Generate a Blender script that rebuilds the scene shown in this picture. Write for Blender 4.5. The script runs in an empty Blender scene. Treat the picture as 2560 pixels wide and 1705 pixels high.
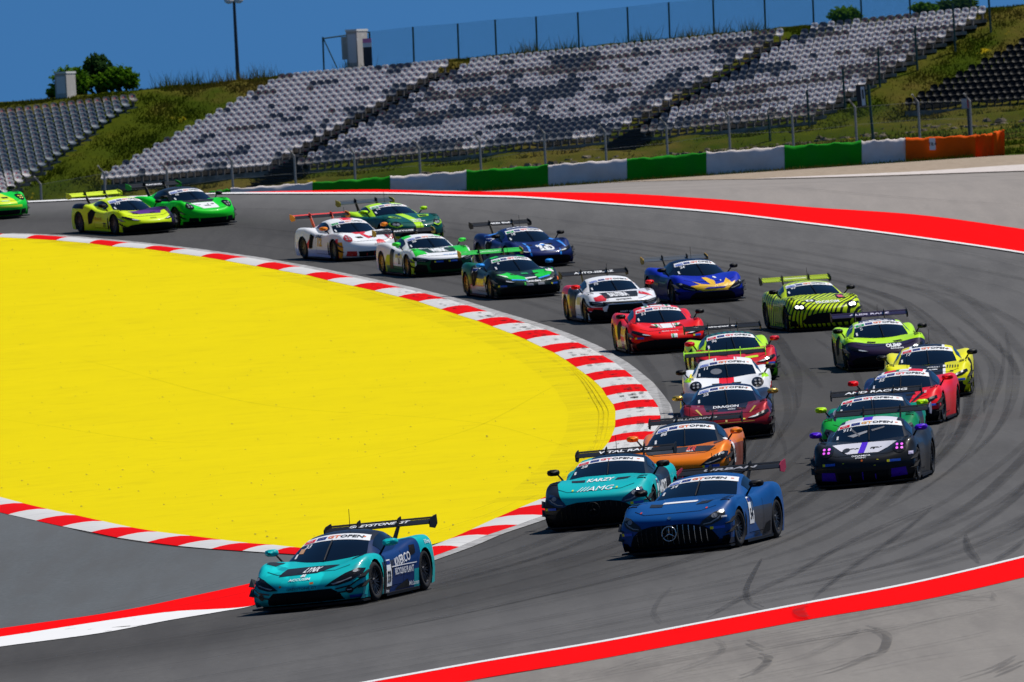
import bpy, bmesh, math, random
import numpy as np
from mathutils import Vector, Matrix
from mathutils.bvhtree import BVHTree

random.seed(7); RNG = np.random.default_rng(7)
SC = bpy.context.scene
COL = SC.collection

# ------------------------------------------------------------------ camera
# the photographer stands on a bank above the infield with a long lens; the origin is the lens
FPX, CX, CY = 30450.0, 1280.0, 852.5
ROLL = math.radians(3.2)
PITCH = math.atan((CY - 489.0) / FPX)
r0, d0, u0 = Vector((1, 0, 0)), Vector((0, math.cos(PITCH), -math.sin(PITCH))), Vector((0, math.sin(PITCH), math.cos(PITCH)))
RA = r0 * math.cos(ROLL) - u0 * math.sin(ROLL)
UA = r0 * math.sin(ROLL) + u0 * math.cos(ROLL)
cam = bpy.data.cameras.new('camera'); camo = bpy.data.objects.new('camera', cam); COL.objects.link(camo)
camo.matrix_world = Matrix(((RA.x, UA.x, -d0.x, 0), (RA.y, UA.y, -d0.y, 0), (RA.z, UA.z, -d0.z, 0), (0, 0, 0, 1)))
cam.sensor_width = 36; cam.lens = FPX / 2560 * 36
cam.clip_start = 1; cam.clip_end = 4000
cam.dof.use_dof = True; cam.dof.focus_distance = 222; cam.dof.aperture_fstop = 11.0
SC.camera = camo

# ------------------------------------------------------------------ light
SUN = Vector((0.46, 0.33, 1.0)).normalized()          # towards the sun: high, behind the cars and to the right
world = bpy.data.worlds.new('World'); SC.world = world; world.use_nodes = True
nt = world.node_tree; nt.nodes.clear()
out = nt.nodes.new('ShaderNodeOutputWorld'); bg = nt.nodes.new('ShaderNodeBackground')
sky = nt.nodes.new('ShaderNodeTexSky'); sky.sky_type = 'NISHITA'; sky.sun_disc = False
sky.sun_elevation = math.asin(SUN.z); sky.sun_rotation = math.atan2(SUN.x, SUN.y)
sky.altitude = 1500; sky.air_density = 1.0; sky.dust_density = 0.1; sky.ozone_density = 4.0
tc = nt.nodes.new('ShaderNodeTexCoord'); va = nt.nodes.new('ShaderNodeVectorMath'); va.operation = 'ADD'; va.inputs[1].default_value = (0, 0, 0.55)
vn = nt.nodes.new('ShaderNodeVectorMath'); vn.operation = 'NORMALIZE'
hs = nt.nodes.new('ShaderNodeHueSaturation'); hs.inputs['Saturation'].default_value = 1.22; hs.inputs['Value'].default_value = 1.0; hs.inputs['Hue'].default_value = 0.494
nt.links.new(tc.outputs['Generated'], va.inputs[0]); nt.links.new(va.outputs[0], vn.inputs[0]); nt.links.new(vn.outputs[0], sky.inputs['Vector'])
nt.links.new(sky.outputs[0], hs.inputs['Color']); nt.links.new(hs.outputs[0], bg.inputs['Color']); nt.links.new(bg.outputs[0], out.inputs[0])
bg.inputs['Strength'].default_value = 0.098
sl = bpy.data.lights.new('sun', 'SUN'); so = bpy.data.objects.new('sun', sl); COL.objects.link(so)
sl.energy = 4.8; sl.angle = math.radians(0.5); sl.color = (1.0, 0.955, 0.89)
so.rotation_euler = SUN.to_track_quat('Z', 'Y').to_euler()
SC.view_settings.view_transform = 'Standard'; SC.view_settings.look = 'None'
SC.view_settings.exposure = 0.0; SC.view_settings.gamma = 1.0; SC.view_settings.use_curve_mapping = False
SC.cycles.max_bounces = 6; SC.cycles.transparent_max_bounces = 12; SC.cycles.use_denoising = True

# ------------------------------------------------------------------ helpers
def srgb(r, g, b):
    f = lambda c: (c / 255 / 12.92) if c / 255 <= 0.04045 else ((c / 255 + 0.055) / 1.055) ** 2.4
    return (f(r), f(g), f(b))

def tag(o, label=None, cat=None, group=None, kind=None):
    if label: o['label'] = label
    if cat: o['category'] = cat
    if group: o['group'] = group
    if kind: o['kind'] = kind
    return o

def mesh_data(name, verts, faces, mats, smooth=False, fmat=None):
    me = bpy.data.meshes.new(name)
    me.from_pydata([tuple(v) for v in verts], [], [tuple(f) for f in faces])
    for m in (mats if isinstance(mats, (list, tuple)) else [mats]): me.materials.append(m)
    if fmat is not None: me.polygons.foreach_set('material_index', fmat)
    if smooth: me.polygons.foreach_set('use_smooth', [True] * len(me.polygons))
    me.update()
    return me

def link(name, me, parent=None):
    o = bpy.data.objects.new(name, me); COL.objects.link(o)
    if parent is not None: o.parent = parent
    return o

def mk(name, verts, faces, mats, parent=None, smooth=False, fmat=None):
    return link(name, mesh_data(name, verts, faces, mats, smooth, fmat), parent)

def empty(name, loc=(0, 0, 0)):
    o = bpy.data.objects.new(name, None); COL.objects.link(o); o.location = loc
    o.empty_display_size = 0.2
    return o

def nz(m, scale, detail=4, rough=0.6, coord='Object', stretch=None, rot=0):
    t = m.node_tree; c = t.nodes.new('ShaderNodeTexCoord'); n = t.nodes.new('ShaderNodeTexNoise')
    n.inputs['Scale'].default_value = scale; n.inputs['Detail'].default_value = detail; n.inputs['Roughness'].default_value = rough
    if stretch:
        mp = t.nodes.new('ShaderNodeMapping'); mp.inputs['Scale'].default_value = stretch; mp.inputs['Rotation'].default_value = (0, 0, rot)
        t.links.new(c.outputs[coord], mp.inputs[0]); t.links.new(mp.outputs[0], n.inputs['Vector'])
    else: t.links.new(c.outputs[coord], n.inputs['Vector'])
    return n.outputs['Fac']

def ramp(m, fac, stops):
    t = m.node_tree; r = t.nodes.new('ShaderNodeValToRGB'); e = r.color_ramp.elements
    while len(e) < len(stops): e.new(0.5)
    for k, (p, c) in enumerate(stops):
        e[k].position = p; e[k].color = (c[0], c[1], c[2], 1) if isinstance(c, (tuple, list)) else (c, c, c, 1)
    t.links.new(fac, r.inputs[0]); return r.outputs[0]

def mixc(m, fac, a, b, mode='MIX'):
    t = m.node_tree; n = t.nodes.new('ShaderNodeMix'); n.data_type = 'RGBA'; n.blend_type = mode
    if isinstance(fac, (int, float)): n.inputs[0].default_value = fac
    else: t.links.new(fac, n.inputs[0])
    for k, v in ((6, a), (7, b)):
        if isinstance(v, (tuple, list)): n.inputs[k].default_value = (v[0], v[1], v[2], 1)
        else: t.links.new(v, n.inputs[k])
    return n.outputs[2]

def math_n(m, op, a, b=None):
    t = m.node_tree; n = t.nodes.new('ShaderNodeMath'); n.operation = op
    for k, v in ((0, a), (1, b)):
        if v is None: continue
        if isinstance(v, (int, float)): n.inputs[k].default_value = v
        else: t.links.new(v, n.inputs[k])
    return n.outputs[0]

def bump(m, h, strength=0.3, dist=0.02):
    t = m.node_tree; b = t.nodes.new('ShaderNodeBump'); b.inputs['Strength'].default_value = strength; b.inputs['Distance'].default_value = dist
    t.links.new(h, b.inputs['Height']); t.links.new(b.outputs[0], t.nodes['Principled BSDF'].inputs['Normal'])

MATS = {}
def mat(name, col, rough=0.5, metal=0.0, coat=0.0, spec=0.5):
    if name in MATS: return MATS[name]
    m = bpy.data.materials.new(name); m.use_nodes = True; b = m.node_tree.nodes['Principled BSDF']
    b.inputs['Base Color'].default_value = (col[0], col[1], col[2], 1); b.inputs['Roughness'].default_value = rough
    b.inputs['Metallic'].default_value = metal; b.inputs['Coat Weight'].default_value = coat; b.inputs['Coat Roughness'].default_value = 0.04
    b.inputs['Specular IOR Level'].default_value = spec
    MATS[name] = m; return m

def setcol(m, sock): m.node_tree.links.new(sock, m.node_tree.nodes['Principled BSDF'].inputs['Base Color'])

def wear(m, base, dark, scale, lo=0.45, hi=0.62, detail=6, stretch=None, rot=0):
    setcol(m, mixc(m, ramp(m, nz(m, scale, detail, 0.65, 'Object', stretch, rot), [(lo, 0.0), (hi, 1.0)]), dark, base)); return m

def box(x0, x1, y0, y1, z0, z1):
    v = [(x0, y0, z0), (x1, y0, z0), (x1, y1, z0), (x0, y1, z0), (x0, y0, z1), (x1, y0, z1), (x1, y1, z1), (x0, y1, z1)]
    f = [(0, 3, 2, 1), (4, 5, 6, 7), (0, 1, 5, 4), (1, 2, 6, 5), (2, 3, 7, 6), (3, 0, 4, 7)]
    return v, f

class MB:
    """collects simple shapes into one mesh"""
    def __init__(s): s.v, s.f = [], []
    def add(s, v, f):
        n = len(s.v); s.v += [tuple(p) for p in v]; s.f += [tuple(i + n for i in q) for q in f]; return s
    def box(s, *a): return s.add(*box(*a))
    def tube(s, p, r, n=6, cap=True):
        p = [Vector(q) for q in p]; rr = r if isinstance(r, (list, tuple)) else [r] * len(p); v, f = [], []
        for i, q in enumerate(p):
            d = (p[min(i + 1, len(p) - 1)] - p[max(i - 1, 0)]).normalized()
            a = d.orthogonal().normalized() if abs(d.z) > 0.9 else d.cross(Vector((0, 0, 1))).normalized(); b = d.cross(a)
            for k in range(n):
                t = 2 * math.pi * k / n; v.append(q + (a * math.cos(t) + b * math.sin(t)) * rr[i])
        for i in range(len(p) - 1):
            for k in range(n):
                f.append((i * n + k, i * n + (k + 1) % n, (i + 1) * n + (k + 1) % n, (i + 1) * n + k))
        if cap: f += [tuple(range(n))[::-1], tuple(range((len(p) - 1) * n, len(p) * n))]
        return s.add(v, f)
    def build(s, name, mats, parent=None, smooth=False): return mk(name, s.v, s.f, mats, parent, smooth)

def grid_faces(nu, nv):
    return [(i * nv + j, i * nv + j + 1, (i + 1) * nv + j + 1, (i + 1) * nv + j) for i in range(nu - 1) for j in range(nv - 1)]

def pchip(xs, ys, x):
    xs = np.asarray(xs, float); ys = np.asarray(ys, float); x = np.asarray(x, float)
    h = np.diff(xs); dl = np.diff(ys) / h; d = np.zeros_like(ys)
    for i in range(1, len(xs) - 1):
        if dl[i - 1] * dl[i] > 0:
            w1, w2 = 2 * h[i] + h[i - 1], h[i] + 2 * h[i - 1]; d[i] = (w1 + w2) / (w1 / dl[i - 1] + w2 / dl[i])
    d[0], d[-1] = dl[0], dl[-1]
    k = np.clip(np.searchsorted(xs, x) - 1, 0, len(xs) - 2); t = (x - xs[k]) / h[k]
    return ((1 + 2 * t) * (1 - t) ** 2 * ys[k] + t * (1 - t) ** 2 * h[k] * d[k] + t * t * (3 - 2 * t) * ys[k + 1] + t * t * (t - 1) * h[k] * d[k + 1])

def sstep(t):
    t = np.clip(t, 0, 1); return t * t * (3 - 2 * t)

# ------------------------------------------------------------------ the land: heights in metres, x right, y away
QG = (-4.71142558, 0.18920543, 2.88960314, 1.13699696, -0.28965628, -0.04069294)
CREST = ((-400, 0, 105, 171, 300, 450, 560, 640, 780, 933, 1010, 1106, 1200, 1280, 1500, 2000), (530, 510, 506, 503, 497, 490, 486.5, 486, 486, 486, 487, 491.0, 493.5, 495.5, 511, 560))
def gz(x, y):
    """banked tarmac: downhill towards the lens, cresting at the far edge of the track"""
    x = np.clip(np.asarray(x, float), -40, 40); y = np.asarray(y, float); yc = np.clip(y, 120, 405); X, Y = x / 10, (yc - 300) / 100
    z = QG[0] + QG[1] * X + QG[2] * Y + QG[3] * Y * Y + QG[4] * X * Y + QG[5] * X * X
    s = (QG[2] + 2 * QG[3] * 1.05 + QG[4] * X) / 100; L = 8 + 22 * sstep((2 - x) / 12); dy = np.maximum(y - 405, 0)
    z = z + s * L * (1 - np.exp(-dy / L)); z1 = QG[0] + QG[1] * X + QG[2] * 1.05 + QG[3] * 1.1025 + QG[4] * X * 1.05 + QG[5] * X * X + s * L
    z = z + sstep((y - 425) / 195) * (0.28 + 0.0125 * x - z1)
    xs = x / np.maximum(y, 1) * 30450 + 1280                # past its crest at the far edge line the ground falls away on the left
    ln = np.interp(xs, CREST[0], CREST[1]) - np.interp(xs, (560, 640, 780, 933, 1060, 1280, 1443, 2000), (2.5, 5, 8.5, 11, 14, 34, 60, 300))
    cap = (489 - 0.0559 * (xs - 1280) - ln) / 30450 * y
    return np.where(y > 407, np.minimum(z, cap), z)

def stand0(x): return 2.36 + 0.04 * np.asarray(x, float)      # height of the front row's footing
def hz(x, y):
    """grass bank behind the barrier that carries the grandstands"""
    x = np.asarray(x, float); y = np.asarray(y, float); zf = gz(x, 628.0); z0 = stand0(x)
    t = np.clip((y - 628) / 110, 0, 1)
    z = zf + (z0 - 0.95 - zf) * t ** 1.15
    z = z + sstep((y - 738) / 3.5) * 0.8
    z = z + 0.4 * np.clip(y - 741.5, 0, 15.4) + 0.40 * (1 - np.exp(-np.maximum(y - 756.9, 0) / 2.0)) - 0.002 * np.maximum(y - 765, 0) ** 1.5
    return z

def ray(px, py):
    v = (RA * ((px - CX) / FPX) + UA * ((CY - py) / FPX) + d0); return v / v.y

def ground_at(px, py):
    """the point of the tarmac that the photograph shows at a pixel"""
    d = ray(px, py); ys = np.arange(120, 720, 1.0)
    e = ys * d.z - gz(ys * d.x, ys); k = np.where(e < 0)[0]
    if len(k) == 0:
        i = int(np.argmin(e)); y = ys[i]
        return Vector((y * d.x, y, float(gz(y * d.x, y))))
    a, b = ys[max(k[0] - 1, 0)], ys[k[0]]
    for _ in range(30):
        c = (a + b) / 2
        if c * d.z - gz(c * d.x, c) > 0: a = c
        else: b = c
    return Vector((a * d.x, a, float(gz(a * d.x, a))))

def at_depth(px, py, y):
    d = ray(px, py); return Vector((d.x * y, y, d.z * y))

def lift(p, h): return Vector((p.x, p.y, p.z + h))

def resample(pts, n):
    p = np.array(pts, float); s = np.r_[0, np.cumsum(np.hypot(*np.diff(p, axis=0).T))]; t = np.linspace(0, s[-1], n)
    return np.stack([pchip(s, p[:, 0], t), pchip(s, p[:, 1], t)], 1)

def strip(name, edge_a, edge_b, m, n=60, k=3, h=0.012, label=None, parent=None, thick=0.0, kind='structure', uvs=False):
    """a painted sheet on the tarmac between two edges (pixel polylines of the photograph turned into ground points)"""
    A, B = resample(edge_a, n), resample(edge_b, n); v = []
    GA = [ground_at(*p) for p in A]; GB = [ground_at(*p) for p in B]
    for a, b in zip(GA, GB):
        for j in range(k):
            x, y = a.x + (b.x - a.x) * j / (k - 1), a.y + (b.y - a.y) * j / (k - 1); v.append((x, y, float(gz(x, y)) + h))
    f = grid_faces(n, k)
    o = mk(name, v, f, m, parent, True)
    if uvs:
        uv = o.data.uv_layers.new(name='uv'); co = [(i / (n - 1), j / (k - 1)) for i in range(n) for j in range(k)]
        for lp in o.data.loops: uv.data[lp.index].uv = co[lp.vertex_index]
    if parent is None: tag(o, label, None, None, kind)
    return o

# ------------------------------------------------------------------ ground materials
def tarmac(name, base, streak, rot=0.0, light=None):
    m = mat(name, base, 0.95, spec=0.04)
    a = nz(m, 9.0, 5, 0.75); b = nz(m, 1.0, 5, 0.6, 'Object', (1.6, 0.10, 1), rot); c = nz(m, 0.05, 3, 0.5)
    col = mixc(m, ramp(m, a, [(0.3, 0.0), (0.75, 1.0)]), tuple(x * 0.72 for x in base), tuple(x * 1.22 for x in base))
    col = mixc(m, ramp(m, b, [(0.42, 0.0), (0.62, 0.75)]), col, streak)
    col = mixc(m, ramp(m, c, [(0.35, 0.0), (0.65, 0.35)]), col, light or tuple(x * 1.3 for x in base))
    setcol(m, col); bump(m, nz(m, 45, 3), 0.35, 0.01); return m
M_TRACK = tarmac('track_tarmac', (0.120, 0.116, 0.113), (0.092, 0.089, 0.088), 0.25)
M_SERVICE = tarmac('infield_tarmac', (0.105, 0.112, 0.116), (0.092, 0.094, 0.095), 1.1)
M_RUN = tarmac('runoff_tarmac', (0.215, 0.198, 0.178), (0.155, 0.142, 0.130), -0.9)
M_RUNF = tarmac('far_runoff_tarmac', (0.255, 0.228, 0.205), (0.205, 0.185, 0.168), 1.0)
def painted(name, base, dark, scale=3.0, lo=0.56, hi=0.72, spots=0.0, st=None):
    m = mat(name, base, 0.9, spec=0.02)
    col = mixc(m, ramp(m, nz(m, scale, 7, 0.7, 'Object', st), [(lo, 0.0), (hi, 1.0)]), base, dark)
    col = mixc(m, ramp(m, nz(m, 0.25, 4, 0.6), [(0.35, 0.0), (0.7, 0.35)]), col, tuple(x * 0.86 for x in base))
    if spots: col = mixc(m, ramp(m, nz(m, 1.7, 2, 0.4), [(spots, 0.0), (spots + 0.01, 0.85)]), col, (0.05, 0.05, 0.04))
    setcol(m, col); bump(m, nz(m, 30, 3), 0.2, 0.006); return m
M_YEL = painted('yellow_paint', (0.67, 0.535, 0.001), (0.56, 0.43, 0.004), 0.9, 0.52, 0.85, 0.83)
M_RED = painted('red_paint', (0.80, 0.0012, 0.0012), (0.60, 0.004, 0.004), 1.5, 0.62, 0.85)
M_WHITE = painted('white_paint', (0.66, 0.65, 0.64), (0.36, 0.35, 0.34), 2.2, 0.60, 0.78)
M_KRED = painted('kerb_red_paint', (0.66, 0.004, 0.006), (0.30, 0.02, 0.02), 1.8, 0.62, 0.9, 0, (0.35, 2.0, 1))
M_KWHITE = painted('kerb_white_paint', (0.55, 0.54, 0.525), (0.22, 0.215, 0.21), 1.6, 0.56, 0.78, 0, (0.3, 2.2, 1))
M_LWHITE = painted('fresh_white_paint', (0.72, 0.71, 0.70), (0.5, 0.49, 0.48), 2.2, 0.62, 0.85, 0.70)
M_LINE = painted('worn_line_paint', (0.40, 0.39, 0.38), (0.14, 0.135, 0.13), 3.0, 0.44, 0.66)
M_GRAV = mat('gravel', (0.42, 0.36, 0.29), 0.95, spec=0.03)
setcol(M_GRAV, mixc(M_GRAV, ramp(M_GRAV, nz(M_GRAV, 2.2, 6, 0.8), [(0.35, 0.0), (0.62, 1.0)]), (0.17, 0.13, 0.09), (0.42, 0.335, 0.25)))
M_GRAVW = mat('pale_gravel', (0.6, 0.55, 0.5), 0.95, spec=0.03)
setcol(M_GRAVW, mixc(M_GRAVW, ramp(M_GRAVW, nz(M_GRAVW, 2.5, 6, 0.8), [(0.35, 0.0), (0.6, 1.0)]), (0.38, 0.32, 0.28), (0.64, 0.58, 0.54)))

# ------------------------------------------------------------------ the track bed
xs = np.r_[np.linspace(-140, -45, 12)[:-1], np.arange(-45, 45.1, 1.0), np.linspace(45, 140, 12)[1:]]
ys = np.r_[np.arange(60, 398, 4.0), np.arange(398, 470, 0.75), np.arange(470, 640.1, 3.0)]
Xg, Yg = np.meshgrid(xs, ys, indexing='ij'); Zg = gz(Xg, Yg)
GROUND = tag(mk('ground', np.stack([Xg, Yg, Zg], -1).reshape(-1, 3), grid_faces(len(xs), len(ys)), M_TRACK, None, True),
    'dark grey tarmac of the race track, banked through the bend', None, None, 'structure')

# edges in the photograph
IN_PAIRS = [((65, 597), (140, 601.6)), ((223, 609), (279, 616.5)), ((360, 622), (422, 631)), ((502, 642), (562, 652)), ((639, 666), (695.6, 676)),
 ((764, 688), (817.5, 701.5)), ((883, 716), (936, 727.7)), ((996, 742.5), (1046, 755)), ((1103, 774), (1144.5, 787.7)), ((1192, 802.6), (1231, 817)),
 ((1278, 834.7), (1316, 850.6)), ((1352.6, 868), (1386, 883)), ((1413, 900), (1440, 919)), ((1464, 936.7), (1485, 953)), ((1504, 970.8), (1516.8, 991)),
 ((1532.8, 1011.6), (1539, 1028.5)), ((1538.5, 1051.5), (1537.6, 1070.6)), ((1529.6, 1091), (1520, 1109))]
OUT_R = [(178, 594), (327, 607.6), (470, 624), (621, 645), (752, 668), (886, 695), (1005, 720.5), (1118, 748.5), (1219, 780), (1314, 808.5), (1402, 839.4),
 (1475, 871.3), (1537.6, 908), (1583.8, 944), (1619, 980), (1646, 1019.6), (1651, 1060), (1617, 1101)]
OUT_T = {0: (95, 588.5), 10: (1365, 825.5), 11: (1445, 857.6), 12: (1507, 890), 13: (1562, 926), 14: (1604, 962), 15: (1634, 1000), 16: (1651, 1040), 17: (1636, 1080)}
KB = []                                                # kerb boundaries: (inner, outer, colour of the block that follows)
KB.append(((-90, 590), (-70, 583), 'red')); KB.append(((-10, 593.5), (15, 585.5), 'white'))
for k, (a, b) in enumerate(IN_PAIRS):
    if k in OUT_T: t = OUT_T[k]
    else: t = tuple(np.array(OUT_R[k - 1]) * 0.5 + np.array(OUT_R[k]) * 0.5)
    KB.append((a, t, 'red')); KB.append((b, OUT_R[k], 'white'))
for a, b, c in (((1490, 1146), (1590, 1143), 'red'), ((1450, 1187), (1555, 1185), 'white'), ((1402, 1225), (1520, 1216), 'red'), ((1350, 1250), (1480, 1240), 'white'),
                ((1297, 1272), (1432, 1260), 'red'), ((1239.6, 1297), (1362, 1290), 'white'), ((1177, 1326), (1294.4, 1314), 'red'), ((1125, 1349), (1218, 1339.5), 'white'),
                ((1066, 1372), (1148, 1369), 'red'), ((1000, 1390), (1085, 1392), 'white'), ((960, 1400), (1040, 1408), None)):
    KB.append((a, b, c))
KL = [((-60, 1230), (-160, 1243), 'red'), ((0, 1244), (-100, 1258), 'white'), ((58, 1259.6), (-38.7, 1272.5), 'red'), ((117.6, 1274), (21, 1287.6), 'white'), ((190, 1289.6), (90, 1303), 'red'),
 ((257.7, 1304.7), (156, 1317.6), 'white'), ((328.6, 1320), (228.7, 1332), 'red'), ((393, 1331), (293, 1345.6), 'white'), ((477, 1341), (369, 1357), 'red'), ((554, 1351), (444.6, 1366.5), 'white'),
 ((622, 1359.5), (528, 1374), 'red'), ((683, 1364), (605.7, 1379), 'white'), ((740, 1370), (680, 1384), 'red'), ((800, 1377), (760, 1389), 'white'), ((870, 1384), (850, 1393), None)]
# yellow run-off inside the bend
up = [(-200, 586)] + [p for pr in IN_PAIRS[:16] for p in pr] + [(1540, 1040)]
lo = [(-200, 1192), (-60, 1230), (0, 1244)] + [a for a, b, c in KL[2:-1]] + [(870, 1384), (950, 1386), (1010, 1377), (1066, 1366), (1125, 1349), (1177, 1326), (1239.6, 1297), (1297, 1272), (1350, 1250), (1402, 1225),
      (1450, 1187), (1490, 1146), (1520, 1109), (1529.6, 1091), (1537, 1068), (1540, 1041)]
up, lo = np.array(up), np.array(lo)
tx = -200 + 1739.5 * np.sin(np.linspace(0, 1, 150) * math.pi / 2) ** 1.0
yu, yl = pchip(up[:, 0], up[:, 1], tx), pchip(lo[:, 0], lo[:, 1], tx)
v = []
for x, a, b in zip(tx, yu, yl):
    for j in range(40):
        p = ground_at(x, a + (b - a) * j / 39); v.append((p.x, p.y, p.z + 0.012))
tag(mk('yellow_runoff', v, grid_faces(150, 40), M_YEL, None, True), 'bright yellow painted run-off inside the bend', None, None, 'structure')

def kerb(KBL, label):
    root = empty('kerb', ground_at(*KBL[len(KBL) // 2][0])); tag(root, label, 'kerb'); inv = -Vector(root.location)
    for (a, b, c), (a2, b2, _) in zip(KBL[:-1], KBL[1:]):
        A, B, A2, B2 = (ground_at(*p) for p in (a, b, a2, b2)); v, f = [], []
        n, w = 4, 5
        for i in range(n):
            for j in range(w):
                s, t = j / (w - 1), i / (n - 1)
                p = (A * (1 - s) + B * s) * (1 - t) + (A2 * (1 - s) + B2 * s) * t
                hgt = 0.02 + 0.03 * math.sin(math.pi * min(1, s * 1.05)) ** 0.7 if 0 < j < w - 1 else 0.016
                v.append(Vector((p.x, p.y, float(gz(p.x, p.y)) + hgt)) + inv)
        o = mk('kerb_block', v, grid_faces(n, w), M_KRED if c == 'red' else M_KWHITE, root, True)
        o['label'] = '%s painted block of the kerb' % c
    return root
kerb(KB, 'red and white kerb curving round the outer edge of the yellow run-off')
kerb(KL, 'red and white kerb below the yellow run-off beside the infield tarmac')

def ribbon(name, P, a, b, m, n=80, h=0.02, label=None, fade=False, kind='structure', taper=False):
    """a strip that runs along world points P, between offsets a and b metres to its left"""
    P = np.array([(p[0], p[1]) for p in P]); s = np.r_[0, np.cumsum(np.hypot(*np.diff(P, axis=0).T))]; t = np.linspace(0, s[-1], n)
    C = np.stack([pchip(s, P[:, 0], t), pchip(s, P[:, 1], t)], 1); D = np.gradient(C, axis=0); D /= np.linalg.norm(D, axis=1)[:, None]; N = np.stack([-D[:, 1], D[:, 0]], 1)
    v = []
    for i in range(n):
        k = 1.0 if not taper else math.sin(math.pi * (0.04 + 0.92 * i / (n - 1))) ** 0.5
        for o in (a * k, (a + b) / 2 * k, b * k):
            x, y = C[i] + N[i] * o; v.append((x, y, float(gz(x, y)) + h))
    if fade == 'raw': return v, n
    ob = mk(name, v, grid_faces(n, 3), m, None, True); tag(ob, label, None, None, kind); return ob
outer_k = [ground_at(*b) for a, b, c in KB[1:]]
ribbon('kerb_edge_line', outer_k, 0.0, 0.30, M_LINE, 160, 0.014, 'worn pale line between the curved kerb and the track')

# infield service tarmac and the red and white strip at its edge
strip('infield_tarmac', [(-200, 1200), (0, 1262), (228, 1336), (444, 1369), (605, 1381), (760, 1391), (900, 1398)], [(-200, 1620), (0, 1590), (320, 1535), (470, 1502), (625, 1470), (760, 1438), (900, 1400)], M_SERVICE, 60, 12, 0.006, 'grey service tarmac below the kerb')
RU = [(-200, 1602), (0, 1573), (322, 1525), (480, 1492), (626, 1460), (700, 1442)]
RL = [(-200, 1622), (0, 1593.5), (403, 1533.5), (428, 1530.5), (625, 1517), (700, 1470)]
WL = [(-200, 1646), (0, 1618), (258, 1583), (428, 1551), (560, 1529), (630, 1516), (700, 1471)]
strip('red_strip', RU, RL, M_RED, 60, 3, 0.014, 'red painted strip along the infield tarmac by the teal leading car')
strip('white_strip', RL, WL, M_LWHITE, 60, 3, 0.012, 'white painted strip below the red strip by the leading car')
# near side of the track: white line, red strip, paler run-off
NW = [(700, 1745), (918, 1705), (1202, 1654), (1500, 1604), (1761, 1555), (2004, 1509), (2265, 1460), (2560, 1391), (2760, 1338)]
NR = [(x, y + 3.5) for x, y in NW]
NL = [(900, 1765), (1167, 1705), (1500, 1649), (1761, 1600), (2026, 1550), (2310, 1501), (2560, 1445), (2760, 1395)]
strip('edge_line', NW, [(x, y + 4.5) for x, y in NW], M_WHITE, 120, 2, 0.016, 'thin white line along the near edge of the track')
strip('red_strip', NR, NL, M_RED, 80, 3, 0.012, 'long red painted strip along the near edge of the track')
strip('near_runoff', [(700, 1790)] + NL[1:], [(700, 1900), (1167, 1960), (1600, 1960), (2100, 1960), (2900, 1960)], M_RUN, 80, 16, 0.006, 'warm grey run-off tarmac in front of the near red strip')
# far side
FW = [(-120, 516), (0, 510), (105, 506), (171, 503), (300, 497), (450, 490), (560, 486.5), (640, 486), (780, 486), (933, 486), (1010, 487), (1106, 491.0), (1200, 493.5), (1280, 495.5), (1500, 511), (1770, 532), (2040, 564), (2265, 593), (2560, 636), (2760, 672)]
FR = [(560, 484.5), (640, 481), (780, 478), (933, 475.5), (1010, 477), (1106, 480), (1280, 481), (1500, 484), (1770, 498.5), (2040, 521), (2274, 537), (2560, 575), (2760, 606)]
strip('edge_line', [(x, y - 3.4) for x, y in FW], [(x, y + 0.4) for x, y in FW], M_WHITE, 200, 4, 0.036, 'thin white line along the far edge of the track')
strip('red_strip', FR, [(x, y - 2.5) for x, y in FW[6:]], M_RED, 160, 24, 0.030, 'wide red painted strip sweeping along the far edge of the track')
GB = [(900, 481), (1060, 478), (1200, 475), (1443, 461), (1770, 451), (1987, 448), (2560, 430), (2760, 424)]
strip('far_runoff', [(x, y - 0.5) for x, y in FR[3:]], GB, M_RUNF, 120, 90, 0.016, 'pale grey run-off tarmac between the far red strip and the gravel')
GT_ = [(1200, 471), (1443, 455), (1568, 446), (1770, 434), (1987, 421), (2260, 405), (2560, 388), (2760, 380)]
strip('gravel_bed', [(1150, 478)] + GB[2:], [(1150, 474)] + GT_, M_GRAV, 120, 30, 0.035, 'beige gravel in front of the green and white barrier')
strip('pale_gravel_edge', [(1880, 450), (1987, 448), (2560, 430), (2760, 424)], [(1900, 449), (1987, 445), (2300, 431), (2560, 414), (2760, 406)], M_GRAVW, 60, 16, 0.055, 'pale gravel edge beside the far run-off tarmac')

# ------------------------------------------------------------------ rubber on the road
def rubber(name, alpha, col=(0.022, 0.022, 0.024)):
    m = mat(name, col, 0.9, spec=0.05); t = m.node_tree; b = t.nodes['Principled BSDF']
    f = nz(m, 1.4, 5, 0.7); b.inputs['Alpha'].default_value = alpha
    t.links.new(math_n(m, 'MULTIPLY', ramp(m, f, [(0.3, 0.25), (0.65, 1.0)]), alpha), b.inputs['Alpha']); return m
M_RUB = rubber('tyre_rubber_smear', 0.18); M_SKID = rubber('skid_rubber', 0.42); M_SKIDF = rubber('faint_skid_rubber', 0.2)
M_RUBCRUMB = mat('rubber_crumb', (0.04, 0.035, 0.02), 0.9); M_YARC = rubber('yellow_arc', 0.16, (0.30, 0.22, 0.004)); M_SCUFF = mat('kerb_scuff', (0.02, 0.02, 0.02), 0.9, spec=0.05); M_SCUFF.node_tree.links.new(ramp(M_SCUFF, nz(M_SCUFF, 1.3, 4, 0.7), [(0.54, 0.0), (0.62, 0.7)]), M_SCUFF.node_tree.nodes['Principled BSDF'].inputs['Alpha'])
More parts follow.
